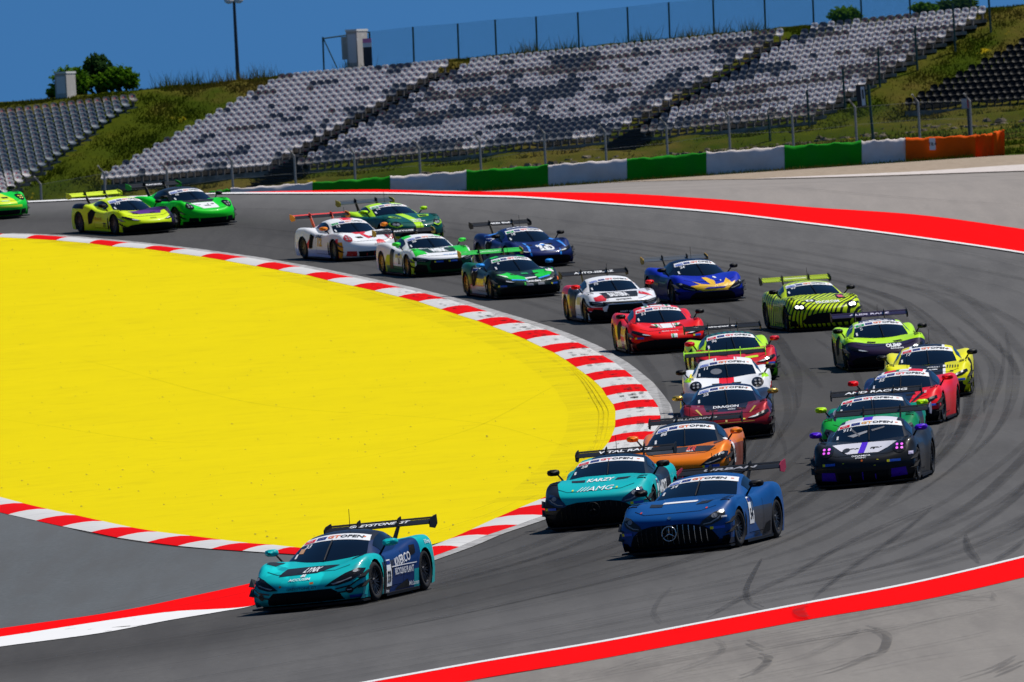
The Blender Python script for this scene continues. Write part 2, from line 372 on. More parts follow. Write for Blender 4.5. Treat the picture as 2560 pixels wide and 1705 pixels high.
inner_e = [ground_at(*p) for p in [(-100, 585), (178, 592), (470, 622), (752, 666), (1005, 718), (1219, 777), (1402, 836), (1540, 905), (1625, 975), (1662, 1040), (1640, 1110), (1560, 1190), (1440, 1268), (1294, 1322), (1148, 1378), (900, 1450), (626, 1522), (300, 1580), (0, 1622), (-300, 1665)]]
outer_e = [ground_at(*p) for p in [(-100, 517), (171, 505), (500, 493), (780, 489), (1106, 494), (1500, 515), (2040, 568), (2560, 640), (2850, 720), (3000, 850), (3000, 1000), (2890, 1180), (2560, 1388), (2265, 1457), (2004, 1506), (1761, 1552), (1500, 1601), (1202, 1651), (918, 1702), (500, 1775)]]
def rs3(P, n):
    P = np.array([(p.x, p.y) for p in P]); s = np.r_[0, np.cumsum(np.hypot(*np.diff(P, axis=0).T))]; t = np.linspace(0, s[-1], n); return np.stack([pchip(s, P[:, 0], t), pchip(s, P[:, 1], t)], 1)
IE, OE = rs3(inner_e, 200), rs3(outer_e, 200)
# darker rubbered line inside; grazing sheen painted into the colour as paler outer half
gv = np.stack([Xg.ravel(), Yg.ravel()], 1); di = np.sqrt(((gv[:, None, :] - IE[None, ::4]) ** 2).sum(-1)).min(1); do_ = np.sqrt(((gv[:, None, :] - OE[None, ::4]) ** 2).sum(-1)).min(1)
at = GROUND.data.attributes.new('sheen_rubber', 'FLOAT', 'POINT'); at.data.foreach_set('value', np.clip(di / (di + do_ + 1e-6), 0, 1))
an = M_TRACK.node_tree.nodes.new('ShaderNodeAttribute'); an.attribute_name = 'sheen_rubber'; _b = M_TRACK.node_tree.nodes['Principled BSDF'].inputs['Base Color']; _c = _b.links[0].from_socket
setcol(M_TRACK, mixc(M_TRACK, ramp(M_TRACK, an.outputs['Fac'], [(0.12, 0.62), (0.34, 0.50), (0.60, 0.80), (0.95, 1.0)]), (0, 0, 0), _c))

V, F = [], []
for k in range(80):
    c = random.uniform(0.08, 0.93); i0 = random.randint(0, 150); i1 = min(199, i0 + random.randint(35, 120)); w = random.uniform(0.08, 0.36)
    drift = random.uniform(-0.10, 0.10); q = np.linspace(0, 1, i1 - i0)[:, None]; cc = c + drift * q + 0.02 * np.sin(q * 5 + k)
    P = IE[i0:i1] * (1 - cc) + OE[i0:i1] * cc
    vv, n = ribbon('', P, -w / 2, w / 2, None, 60, 0.010 + 0.0004 * k, None, 'raw', taper=True)
    F += [tuple(i + len(V) for i in f) for f in grid_faces(n, 3)]; V += vv
tag(mk('rubber_streaks', V, F, M_RUB, None, True), 'faint dark tyre streaks following the bend on the track', None, None, 'stuff')
def c4(*pts): return [(1500 + x / 2.222, 1240 + y / 2.222) for x, y in pts]
SK = [(c4((1850, 60), (1500, 210), (1300, 310), (1100, 430), (820, 560), (600, 680)), 0.30, M_SKID), (c4((1840, 80), (1640, 240), (1450, 370), (1300, 480), (1190, 570)), 0.28, M_SKID),
      (c4((900, 360), (850, 450), (815, 540), (830, 590), (910, 635)), 0.22, M_SKID), (c4((400, 520), (330, 590), (300, 660), (340, 715)), 0.2, M_SKIDF), (c4((2030, 230), (2050, 300), (2110, 375)), 0.26, M_SKID),
      (c4((2360, 255), (2290, 310), (2190, 370)), 0.3, M_SKID), (c4((1160, 615), (1105, 640), (1125, 680), (1160, 692)), 0.45, M_SKID), (c4((560, 740), (480, 752), (390, 764)), 0.35, M_SKID),
      (c4((1060, 1033), (1300, 980), (1480, 910), (1590, 850), (1590, 790), (1480, 740)), 0.32, M_SKID), (c4((300, 1030), (500, 960), (640, 900), (690, 850), (640, 810)), 0.25, M_SKIDF),
      (c4((780, 1020), (880, 980), (940, 920), (890, 895)), 0.3, M_SKID), (c4((960, 950), (1150, 900), (1330, 820), (1440, 760)), 0.4, M_SKIDF), (c4((820, 820), (880, 850), (915, 865)), 0.2, M_SKID),
      (c4((0, 1000), (150, 950), (290, 905)), 0.22, M_SKIDF), (c4((1900, 560), (2050, 580), (2190, 585), (2180, 555)), 0.2, M_SKIDF), (c4((2000, 1033), (2200, 970), (2310, 910)), 0.25, M_SKID), (c4((2200, 1010), (2355, 940)), 0.25, M_SKID),
      (c4((1620, 770), (1900, 700), (2300, 650)), 0.35, M_SKIDF), (c4((1400, 1000), (1900, 900), (2400, 840)), 0.4, M_SKIDF), (c4((900, 800), (1300, 720), (1700, 640), (2355, 520)), 0.5, M_SKIDF),
      ([(0, 1573), (260, 1532), (430, 1495), (560, 1463), (626, 1444)], 0.09, M_SKID), ([(0, 1572), (200, 1545), (450, 1483), (560, 1460)], 0.07, M_SKID), ([(413, 1530), (520, 1510), (620, 1488)], 0.08, M_SKID),
      ([(1052, 1347), (1130, 1322), (1230, 1289), (1290, 1262)], 0.06, M_SKID), ([(1180, 1284), (1240, 1262)], 0.06, M_SKID), ([(1500, 520), (1800, 560), (2150, 590), (2560, 660)], 0.3, M_SKIDF), ([(1950, 470), (2300, 500), (2600, 520)], 0.4, M_SKIDF)]
for k, (p, w, m) in enumerate(SK):
    ribbon('skid_mark', [ground_at(*q) for q in resample(p, 14)], -w * 0.22, w * 0.22, m, 40, 0.045 + 0.0007 * k, 'dark rubber skid mark on the tarmac', taper=True)
# fine ridges in the yellow paint beside the kerb
V, F = [], []
rid = [ground_at(*p) for p in [(1440, 919), (1485, 953), (1516.8, 991), (1539, 1028.5), (1538.5, 1051.5), (1529, 1091), (1510, 1125), (1490, 1146)]]
for k in range(3):
    vv, n = ribbon('', rid, -0.16 - 0.11 * k, -0.175 - 0.11 * k, None, 90, 0.028, None, 'raw', taper=True)
    F += [tuple(i + len(V) for i in f) for f in grid_faces(n, 3)]; V += vv
M_RIDGE = mat('darker_yellow_paint', (0.54, 0.43, 0.006), 0.9, spec=0.02)  # ridges drawn as thin ribbons in a darker yellow
tag(mk('yellow_ridges', V, F, M_RIDGE, None, True), 'fine ridges in the yellow run-off beside the kerb', None, None, 'stuff')

for k, f_ in enumerate((0.30, 0.52, 0.60, 0.80)):
    pth = [ground_at(*(np.array(a) * (1 - f_) + np.array(b) * f_)) for a, b, c in KB[14:40]]
    ribbon('kerb_scuff', pth, -0.05, 0.07, M_SCUFF, 160, 0.062 + 0.001 * k, 'broken black tyre scuffs across the kerb', taper=True)

M_DUST = mat('kerb_dust', (0.20, 0.17, 0.03), 0.9, spec=0.02); M_DUST.node_tree.links.new(ramp(M_DUST, nz(M_DUST, 0.9, 5, 0.7, 'Object', (0.5, 1, 1)), [(0.42, 0.0), (0.75, 0.18)]), M_DUST.node_tree.nodes['Principled BSDF'].inputs['Alpha'])
for w0, w1, h_ in ((-0.02, -0.35, 0.020), (-0.25, -1.1, 0.023)):
    ribbon('dust_band', [ground_at(*a) for a, b, c in KB[2:42]], w0, w1, M_DUST, 200, h_, 'dusty worn band on the yellow paint beside the kerb')
Vd, Fd = [], []
for k in range(420):
    px, py = random.uniform(0, 1500), random.uniform(600, 1380)
    if not (np.interp(px, up[:, 0], up[:, 1]) + 8 < py < np.interp(px, lo[:, 0], lo[:, 1]) - 6): continue
    p = ground_at(px, py); r = random.uniform(0.008, 0.03); e = random.uniform(1, 6); n0 = len(Vd)
    for q in range(5): Vd.append((p.x + r * math.cos(q * 1.257), p.y + r * e * math.sin(q * 1.257), p.z + 0.024 + (0.012 if q == 2 else 0)))
    Fd.append(tuple(range(n0, n0 + 5)))
tag(mk('rubber_crumbs', Vd, Fd, M_RUBCRUMB, None), 'scattered rubber crumbs on the yellow run-off', None, None, 'stuff')
for k, pts in enumerate(([(0, 1050), (500, 1110), (900, 1080), (1300, 1020)], [(200, 900), (700, 1020), (1200, 1060), (1420, 1120)], [(430, 1180), (800, 1160), (1150, 1085), (1400, 960)])):
    ribbon('faint_tyre_arc', [ground_at(*q) for q in resample(pts, 14)], -0.035, 0.035, M_YARC, 60, 0.026 + 0.001 * k, 'faint darker tyre arc across the yellow run-off', taper=True)

for k in range(16):
    o_ = random.uniform(0.3, 5.5); i0 = random.uniform(0, 0.6); nl = resample(NL, 60)[int(i0 * 60):int((i0 + random.uniform(0.15, 0.4)) * 60)]
    ribbon('runoff_streak', [ground_at(x, y + 30 * o_) for x, y in nl], -0.06, random.uniform(0.05, 0.25), M_SKIDF, 40, 0.03 + 0.001 * k, 'faint dark streak on the near run-off', taper=True)

# ------------------------------------------------------------------ the bank behind
M_HILL = mat('bank_earth', (0.08, 0.1, 0.03), 0.98, spec=0.0)
def grass_cols(m):
    a = nz(m, 0.22, 5, 0.6); b = nz(m, 1.6, 5, 0.7); c = nz(m, 0.11, 4, 0.6); d = nz(m, 0.33, 5, 0.65, 'Object', (1, 0.6, 1), 0.6)
    col = mixc(m, ramp(m, a, [(0.36, 0.0), (0.64, 1.0)]), (0.030, 0.056, 0.003), (0.072, 0.088, 0.005))
    col = mixc(m, ramp(m, b, [(0.35, 0.0), (0.7, 0.7)]), col, (0.026, 0.042, 0.004))
    col = mixc(m, ramp(m, c, [(0.48, 0.0), (0.62, 0.6)]), col, (0.13, 0.085, 0.025))
    col = mixc(m, ramp(m, d, [(0.655, 0.0), (0.70, 0.85)]), col, (0.42, 0.30, 0.01))
    return col
setcol(M_HILL, mixc(M_HILL, 0.12, grass_cols(M_HILL), (0.07, 0.055, 0.02)))
xs = np.r_[np.linspace(-140, -50, 14)[:-1], np.arange(-50, 50.1, 0.7), np.linspace(50, 140, 14)[1:]]
ys = np.r_[np.arange(625, 738, 2.0), np.arange(738, 766, 0.5), np.arange(766, 900, 4.0)]
Xg, Yg = np.meshgrid(xs, ys, indexing='ij'); Zg = hz(Xg, Yg)
Zg = Zg + 0.10 * np.sin(Xg * 0.9 + Yg * 0.31) * np.sin(Yg * 0.7 - Xg * 0.23) + 0.07 * np.sin(Xg * 2.3 + 1.3) * np.sin(Yg * 1.9)
Zg[:, 0] -= 0.6
tag(mk('grass_bank', np.stack([Xg, Yg, Zg], -1).reshape(-1, 3), grid_faces(len(xs), len(ys)), M_HILL, None, True), 'grassy bank rising behind the barrier to the skyline', None, None, 'structure')

def hill_at(px, py, lo=629.0):
    d = ray(px, py); yy = np.arange(lo, 800, 0.5); e = yy * d.z - hz(yy * d.x, yy); k = np.where(e < 0)[0]
    y = yy[k[0]] if len(k) else yy[int(np.argmin(e[:300]))]
    return Vector((d.x * y, y, float(hz(d.x * y, y))))

# seat blocks in the photograph: front row first seat, front row last seat, seats per row, rows, shift per row
BLK = {'A': dict(bl=(262, 438), br=(669, 402.6), n=23, rows=18, st=(26.0, -14.4)), 'B': dict(bl=(753, 403), br=(1519, 329), n=40, rows=18, st=(25.3, -14.65)),
       'C': dict(bl=(1611, 321), br=(2030, 279), n=21, rows=18, st=(25.0, -15.0)), 'D': dict(bl=(-318, 510), br=(8, 473), n=16, rows=18, st=(19.1, -13.5)),
       'E': dict(bl=(2272, 253), br=(2680, 232), n=22, rows=12, st=(31.6, -16.6))}
def seat_pos(b, r, c):
    B = BLK[b]; t = c / (B['n'] - 1); px = B['bl'][0] + (B['br'][0] - B['bl'][0]) * t + B['st'][0] * r; py = B['bl'][1] + (B['br'][1] - B['bl'][1]) * t + B['st'][1] * r
    p = at_depth(px, py, 742.6 + 0.75 * r); return Vector((p.x, p.y, p.z - 0.60)), px, py

# grass
M_GRASS = bpy.data.materials.new('grass'); M_GRASS.use_nodes = True; t = M_GRASS.node_tree; gcol = grass_cols(M_GRASS)
t.nodes.remove(t.nodes['Principled BSDF']); df = t.nodes.new('ShaderNodeBsdfDiffuse'); tl = t.nodes.new('ShaderNodeBsdfTranslucent'); mx = t.nodes.new('ShaderNodeMixShader'); mx.inputs[0].default_value = 0.35
t.links.new(gcol, df.inputs[0]); t.links.new(gcol, tl.inputs[0]); t.links.new(df.outputs[0], mx.inputs[1]); t.links.new(tl.outputs[0], mx.inputs[2]); t.links.new(mx.outputs[0], t.nodes['Material Output'].inputs[0])
polys = []
for b in BLK:
    B = BLK[b]; polys.append([seat_pos(b, r, c)[0] for r, c in ((0, 0), (0, B['n'] - 1), (B['rows'] - 1, B['n'] - 1), (B['rows'] - 1, 0))])
def in_block(x, y):
    r = np.zeros(len(x), bool)
    for (p0, p1, p2, p3), mg in zip(polys, (1.9, 2.1, 0.4, 0.4, 0.4)):
        tt = np.clip((y - p0.y) / (p3.y - p0.y), -0.05, 1.03); ok = (y > p0.y - 0.5) & (y < p3.y + 0.3)
        r |= ok & (x > p0.x + (p3.x - p0.x) * tt - 0.3) & (x < p1.x + (p2.x - p1.x) * tt + mg)
    return r
def grass(name, n, x, y, zf, hmin, hmax, w, label, m=M_GRASS):
    z = zf(x, y); h = RNG.uniform(hmin, hmax, n) * (0.5 + 1.0 * RNG.random(n)); a = RNG.uniform(0, math.pi, n); lx, ly = RNG.normal(0, 0.35, n) * h, RNG.normal(0, 0.35, n) * h
    dx, dy = np.cos(a) * w, np.sin(a) * w
    v = np.stack([np.stack([x - dx, y - dy, z - 0.05], 1), np.stack([x + dx, y + dy, z - 0.05], 1), np.stack([x + lx, y + ly, z + h], 1)], 1).reshape(-1, 3)
    me = bpy.data.meshes.new(name); me.vertices.add(3 * n); me.vertices.foreach_set('co', v.ravel()); me.loops.add(3 * n); me.loops.foreach_set('vertex_index', np.arange(3 * n))
    me.polygons.add(n); me.polygons.foreach_set('loop_start', np.arange(0, 3 * n, 3)); me.polygons.foreach_set('loop_total', np.full(n, 3)); me.materials.append(m); me.update()
    return tag(link(name, me), label, None, None, 'stuff')
n = 110000
x = RNG.uniform(-38, 40, n); y = 741 + 20 * RNG.random(n) ** 0.9; k = ~in_block(x, y); x, y = x[k], y[k]
grass('bank_grass', len(x), x, y, hz, 0.05, 0.16, 0.06, 'green grass with yellow flowers on the bank between the seat blocks')
n = 60000
y = 630 + 110 * RNG.random(n) ** 1.3; x = RNG.uniform(-0.048, 0.047, n) * y; dens = 0.5 + 0.5 * np.sin(x * 0.35 + 1) * np.sin(y * 0.09 + x * 0.2); k = (dens > 0.3 * RNG.random(n)) & ~((y > 733) & (RNG.random(n) < 0.6)); x, y = x[k], y[k]
grass('verge_grass', len(x), x, y, hz, 0.07, 0.24, 0.06, 'rough grass on the verge behind the barrier')
n = 6000
x = RNG.uniform(-12, 24, n); y = 619.4 - RNG.random(n) ** 2 * 1.6; grass('barrier_grass', n, x, y, gz, 0.05, 0.2, 0.04, 'thin weeds along the foot of the barrier')
# tall weeds on the skyline
n = 1500
cxs = RNG.choice([-20.5, -19, -17.2, -15.6, -14.6, -9, 2, 4.5, 9, 12, 14, 16], n); x = cxs + RNG.normal(0, 0.55, n); y = 759 + RNG.normal(0, 0.6, n)
grass('skyline_weeds', n, x, y, hz, 0.3, 0.95, 0.025, 'tall weeds standing along the skyline of the bank')
# stones of the cut bank below the seats
M_STONE = mat('bank_stone', (0.2, 0.17, 0.13), 0.95, spec=0.03); setcol(M_STONE, mixc(M_STONE, ramp(M_STONE, nz(M_STONE, 1.1, 5), [(0.35, 0.0), (0.65, 1.0)]), (0.10, 0.08, 0.06), (0.22, 0.18, 0.13)))
mb = MB()
for k in range(420):
    x_ = random.uniform(-26, 32); y_ = 736.5 + random.random() * 3.2; s = random.uniform(0.08, 0.30); z_ = float(hz(x_, y_)); v = []
    for q in range(2):
        for a in range(5):
            rr = s * random.uniform(0.7, 1.2) * (1 - 0.45 * q); v.append((x_ + rr * 1.6 * math.cos(a * 1.257), y_ + rr * math.sin(a * 1.257), z_ - 0.1 + q * s * random.uniform(0.6, 1.0)))
    mb.add(v, [(0, 1, 6, 5), (1, 2, 7, 6), (2, 3, 8, 7), (3, 4, 9, 8), (4, 0, 5, 9), (5, 6, 7, 8, 9)])
tag(mb.build('bank_stones', M_STONE), 'rough stones and earth of the cut bank under the seats', None, None, 'stuff')

# ------------------------------------------------------------------ grandstands
M_CONC = mat('terrace_concrete', (0.17, 0.155, 0.13), 0.9); wear(M_CONC, (0.34, 0.31, 0.27), (0.14, 0.125, 0.10), 1.5, 0.4, 0.65)
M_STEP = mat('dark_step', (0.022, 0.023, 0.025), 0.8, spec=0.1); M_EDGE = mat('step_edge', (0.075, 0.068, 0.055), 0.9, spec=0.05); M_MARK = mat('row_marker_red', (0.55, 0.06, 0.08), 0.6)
def seat_mesh(name, mats):
    prof = [(-0.24, 0.35, 0.41), (-0.215, 0.42, 0.44), (-0.10, 0.435, 0.45), (0.01, 0.46, 0.45), (0.11, 0.545, 0.45), (0.18, 0.65, 0.45), (0.225, 0.76, 0.42), (0.245, 0.84, 0.28)]
    us = (-0.5, -0.44, -0.2, 0.2, 0.44, 0.5); v = []
    for lay in (0, 1):
        for i, (y, z, w) in enumerate(prof):
            for u in us:
                e = max(0, abs(u) - 0.2) / 0.3; back = i >= 4
                yy, zz = y - (0.055 * e * e if back else 0), z + (0.05 * e * e if not back else -0.02 * e * e * (i == 7))
                v.append((u * w, yy + (0.02 if back else 0) * lay, zz - (0.02 if not back else 0) * lay))
    nu, nv = len(prof), len(us); N = nu * nv
    f = grid_faces(nu, nv); f2 = [tuple(i + N for i in q[::-1]) for q in f]; faces = f + f2
    for i in range(nu - 1):
        for j in (0, nv - 1): faces.append((i * nv + j, (i + 1) * nv + j, (i + 1) * nv + j + N, i * nv + j + N))
    for j in range(nv - 1):
        for i in (0, nu - 1): faces.append((i * nv + j, i * nv + j + 1, i * nv + j + 1 + N, i * nv + j + N))
    fm = [0] * len(faces); n = len(v)
    v += [(-0.055, 0.152, 0.62), (0.055, 0.152, 0.62), (0.055, 0.195, 0.71), (-0.055, 0.195, 0.71)]; faces.append((n, n + 1, n + 2, n + 3)); fm.append(1)
    n = len(v); bv, bf = box(-0.05, 0.05, -0.06, 0.22, -0.02, 0.40); v += bv; faces += [tuple(i + n for i in q) for q in bf]; fm += [2] * 6
    return mesh_data(name, v, faces, mats, False, fm)
def plastic(name, col):
    m = mat(name, col, 0.45, spec=0.3); t = m.node_tree; b = t.nodes['Principled BSDF']
    c = mixc(m, ramp(m, nz(m, 2.0, 4), [(0.4, 0.0), (0.7, 0.4)]), col, tuple(c * 0.75 for c in col)); setcol(m, c)
    l_ = t.nodes.new('ShaderNodeBsdfTranslucent'); x_ = t.nodes.new('ShaderNodeMixShader'); x_.inputs[0].default_value = 0.6; t.links.new(c, l_.inputs[0])     # thin moulded plastic lets light through
    t.links.new(b.outputs[0], x_.inputs[1]); t.links.new(l_.outputs[0], x_.inputs[2]); t.links.new(x_.outputs[0], t.nodes['Material Output'].inputs[0]); return m
M_DOT = mat('seat_logo_red', (0.42, 0.05, 0.07), 0.6); M_DOTD = mat('seat_logo_dark', (0.12, 0.05, 0.08), 0.6); M_POST = mat('seat_post', (0.13, 0.13, 0.13), 0.7, spec=0.1)
SEATS = {'white': seat_mesh('white_seat', [plastic('white_seat_plastic', (0.92, 0.88, 0.87)), M_DOT, M_POST]),
         'grey': seat_mesh('grey_seat', [plastic('grey_seat_plastic', (0.44, 0.40, 0.37)), M_DOT, M_POST]),
         'blue': seat_mesh('blue_seat', [plastic('blue_seat_plastic', (0.27, 0.285, 0.32)), M_DOTD, M_POST]),
         'pale': seat_mesh('pale_seat', [plastic('pale_seat_plastic', (0.33, 0.385, 0.44)), M_DOTD, M_POST]),
         'black': seat_mesh('black_seat', [plastic('black_seat_plastic', (0.012, 0.012, 0.014)), M_STEP, M_STEP])}
SEAT_WORD = {'white': 'white', 'grey': 'brownish grey', 'blue': 'dark slate blue', 'pale': 'pale blue grey', 'black': 'black'}
BLK_WORD = {'A': 'the left white block', 'B': 'the wide middle block', 'C': 'the right white block', 'D': 'the far left block', 'E': 'the black seat block'}
ROWW = ['front', 'second', 'third', 'fourth', 'fifth', 'sixth', 'seventh', 'eighth', 'ninth', 'tenth', 'eleventh', 'twelfth']
rs = np.random.default_rng(21)
def vnoise(seed):
    g = np.random.default_rng(seed).random((20, 26))
    def f(u, v):
        i, j = int(u) % 19, int(v) % 25; a, b = u - int(u), v - int(v)
        return (g[i, j] * (1 - a) + g[i + 1, j] * a) * (1 - b) + (g[i, j + 1] * (1 - a) + g[i + 1, j + 1] * a) * b
    return f
N1, N2 = vnoise(3), vnoise(9)
def seat_kind(b, r, c):
    if b == 'E': return 'black'
    R = 17 - r; n1 = N1(r * 1.05 + 1, c * 0.36 + 0.07 * R + {'A': 0, 'B': 4, 'C': 9, 'D': 2}[b]); n2 = N2(r * 1.0, c * 0.11 + {'A': 1, 'B': 5, 'C': 3, 'D': 8}[b]); j = rs.random() * 0.16 - 0.08
    if b == 'D':
        if r <= 3: return 'white' if n1 + j < 0.75 else 'pale'
        return 'pale' if R > 0 else 'grey'
    if b == 'C':
        if n1 + j - 0.030 * c + 0.08 > 0.62: return 'blue'
        return 'grey' if n2 + j > 0.52 else 'white'
    if b == 'A':
        if n1 + j + 0.008 * (c - 12) > 0.70: return 'blue'
        return 'grey' if n2 + j * 0.5 > 0.82 else 'white'
    if r == 17: return 'white' if n2 + j < 0.75 else 'grey'
    if n1 + j > 0.565: return 'blue'
    return 'grey' if n2 + j > 0.70 else 'white'
spots = []
for b, B in BLK.items():
    for r in range(B['rows']):
        for c in range(B['n']):
            p, px, py = seat_pos(b, r, c)
            if -25 < px < 2585 and py > -20: spots.append((p.y, b, r, c, p, seat_kind(b, r, c)))
spots.sort(key=lambda s: s[0])
YAW = {'A': -0.12, 'B': -0.12, 'C': -0.15, 'D': 0.38, 'E': -0.1}
rest, singles, nE = {}, 0, 0
for _, b, r, c, p, k in spots:
    yaw = YAW[b] + random.uniform(-0.03, 0.03)
    ind = (b == 'E') or (singles < 296)
    if ind:
        if b != 'E': singles += 1
        o = link('stadium_chair', SEATS[k]); o.location = p; o.rotation_euler = (0, 0, yaw)
        tag(o, '%s plastic seat in the %s row of %s' % (SEAT_WORD[k], ROWW[r], BLK_WORD[b]), 'chair', 'black seats at the far right' if b == 'E' else 'plastic seats of the grandstands')
    else: rest.setdefault(k, []).append((p, yaw))
V, F, FM, off, mats, mi = [], [], [], 0, [], 0
for k, lst in rest.items():
    me = SEATS[k]; nv = len(me.vertices); co = np.empty(nv * 3); me.vertices.foreach_get('co', co); co = co.reshape(-1, 3); fs = [tuple(q.vertices) for q in me.polygons]; fm = [q.material_index for q in me.polygons]
    for p, yaw in lst:
        cs, sn = math.cos(yaw), math.sin(yaw); V.append(np.stack([co[:, 0] * cs - co[:, 1] * sn + p.x, co[:, 0] * sn + co[:, 1] * cs + p.y, co[:, 2] + p.z], 1))
        F += [tuple(i + off for i in q) for q in fs]; FM += [m + mi for m in fm]; off += nv
    mats += list(me.materials); mi += 3
tag(mk('stadium_chairs', np.concatenate(V), F, mats, None, False, FM), 'upper rows of white, grey and slate blue plastic seats on the bank', None, None, 'stuff')

def slab(P, Q, d, h, over=0.25):
    """a terrace step from P to Q (its front top edge), d deep and h high"""
    P, Q = P.copy(), Q.copy(); u = (Q - P).normalized(); P -= u * over; Q += u * over; v = []
    for z in (-h, 0):
        for q, y in ((P, -0.32), (Q, -0.32), (Q, d - 0.32), (P, d - 0.32)): v.append((q.x, q.y + y, q.z + z))
    return v, [(0, 3, 2, 1), (4, 5, 6, 7), (0, 1, 5, 4), (1, 2, 6, 5), (2, 3, 7, 6), (3, 0, 4, 7)]
for b, B in BLK.items():
    base = seat_pos(b, 0, B['n'] // 2)[0]; root = empty('grandstand', base); inv = -base
    tag(root, 'concrete seating terrace carrying ' + BLK_WORD[b], 'grandstand', 'seating terraces on the bank')
    for r in range(B['rows']):
        P, Q = seat_pos(b, r, 0)[0], seat_pos(b, r, B['n'] - 1)[0]
        v, f = slab(P, Q, 0.76, 0.22 if r else 0.34); mk('terrace_step', [Vector(q) + inv for q in v], f, M_CONC, root)
        if b in 'AB':
            v, f = box(-0.06, 0.06, -0.06, 0.06, 0, 0.16); mk('row_marker', [Vector(q) + Q + Vector((0.36, -0.25, 0.02)) + inv for q in v], f, M_MARK, root)
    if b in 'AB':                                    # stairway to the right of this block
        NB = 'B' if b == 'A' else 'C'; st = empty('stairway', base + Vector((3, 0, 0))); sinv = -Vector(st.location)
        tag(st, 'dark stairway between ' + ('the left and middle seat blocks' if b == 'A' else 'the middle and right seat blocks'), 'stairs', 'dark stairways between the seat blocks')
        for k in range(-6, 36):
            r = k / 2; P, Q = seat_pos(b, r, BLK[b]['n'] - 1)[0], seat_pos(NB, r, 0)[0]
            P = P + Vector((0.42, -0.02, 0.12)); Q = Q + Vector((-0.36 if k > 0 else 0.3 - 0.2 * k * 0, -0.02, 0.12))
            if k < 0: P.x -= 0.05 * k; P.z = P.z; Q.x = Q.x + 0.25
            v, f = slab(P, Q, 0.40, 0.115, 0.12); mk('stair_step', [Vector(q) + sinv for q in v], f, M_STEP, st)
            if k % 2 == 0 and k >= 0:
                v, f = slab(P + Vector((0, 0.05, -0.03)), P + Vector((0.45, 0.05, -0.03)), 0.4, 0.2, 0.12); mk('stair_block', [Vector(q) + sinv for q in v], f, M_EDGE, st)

# ------------------------------------------------------------------ barrier
def vinyl(name, col):
    m = mat(name, col, 0.7, spec=0.06); setcol(m, mixc(m, ramp(m, nz(m, 1.3, 5), [(0.4, 0.0), (0.75, 0.35)]), col, tuple(c * 0.6 + 0.02 for c in col))); return m
M_BG, M_BW, M_BO = vinyl('green_cover', (0.010, 0.30, 0.010)), vinyl('white_cover', (0.80, 0.70, 0.64)), vinyl('orange_cover', (0.92, 0.115, 0.003))
BT = [(480, 441, 462), (530, 434, 462), (718, 420.5, 455), (897, 406, 446), (1072, 393.5, 438), (1260, 379.5, 432), (1441, 366, 415), (1624, 351, 403), (1803, 336.5, 392), (1981, 325, 381), (2081, 318.5, 376)]
cols = ['green', 'white'] * 5
def cover_section(px0, t0, b0, px1, t1, b1, m, parent, inv, seed, thick=0.9, Y=620.0, name='barrier_section', fold=None, n=24):
    S = 1.0875; T0, T1, B0, B1 = at_depth(px0 * S, t0 * S, Y), at_depth(px1 * S, t1 * S, Y), at_depth(px0 * S, b0 * S, Y), at_depth(px1 * S, b1 * S, Y)
    rr = random.Random(seed); ph = [rr.uniform(0, 6.3) for _ in range(6)]; rows = 6; v = []
    for i in range(n):
        t = i / (n - 1); T, B_ = T0.lerp(T1, t), B0.lerp(B1, t); B_.z -= 0.25
        T.z += 0.025 * math.sin(t * 19 + ph[0]) + 0.02 * math.sin(t * 41 + ph[1]) + (0.03 if i in (0, n - 1) else 0)
        ff = fold(t) if fold else 0.0
        pr = [(1.0, thick, 0.0), (1.0, 0.10, 0.01), (0.985, 0.02, 0), (0.9, 0.0, 0)] + [(0.9 * (1 - j / rows), 0.0, 0) for j in range(1, rows + 1)]
        for j, (h, dy, dz) in enumerate(pr):
            q = B_.lerp(T, h); bul = 0.02 * math.sin(t * 17 + j * 1.1 + ph[2]) + 0.03 * math.sin(t * 7 - j * 0.8 + ph[3]) + 0.05 * math.sin(math.pi * h)
            v.append(Vector((q.x, q.y + dy - (bul + ff if j > 1 else ff * (j == 1)), q.z + dz)) + inv)
    return mk(name, v, grid_faces(n, 10), m, parent, True)
root = empty('tyre_barrier', at_depth(1300 * 1.0875, 432 * 1.0875, 620)); inv = -Vector(root.location); tag(root, 'long tyre barrier wrapped in green and white covers below the grandstands', 'barrier')
for k in range(10):
    (a, ta, ba), (b, tb, bb) = BT[k], BT[k + 1]; o = cover_section(a, ta, ba, b, tb, bb, M_BG if cols[k] == 'green' else M_BW, root, inv, k); o['label'] = '%s covered section of the tyre barrier' % cols[k]
ro = empty('orange_barrier', at_depth(2190 * 1.0875, 368 * 1.0875, 620)); inv = -Vector(ro.location); tag(ro, 'orange covered barrier end with a small white number plate', 'barrier')
cover_section(2082, 318.5, 376, 2242, 311, 370, M_BO, ro, inv, 31, 0.9, 619.9, 'orange_cover', lambda t: 0.25 * sstep((t - 0.86) / 0.1) + 0.05 * math.sin(t * 9))
cover_section(2242, 311, 370, 2290, 306, 360, M_BO, ro, inv, 32, 0.5, 620.3, 'orange_cover', lambda t: 0.12 * math.sin(t * 3.1))
cover_section(2284, 303, 364, 2309, 299, 352, M_BO, ro, inv, 33, 0.5, 620.0, 'orange_cover', lambda t: 0.12 * math.sin(t * 6 + 1))

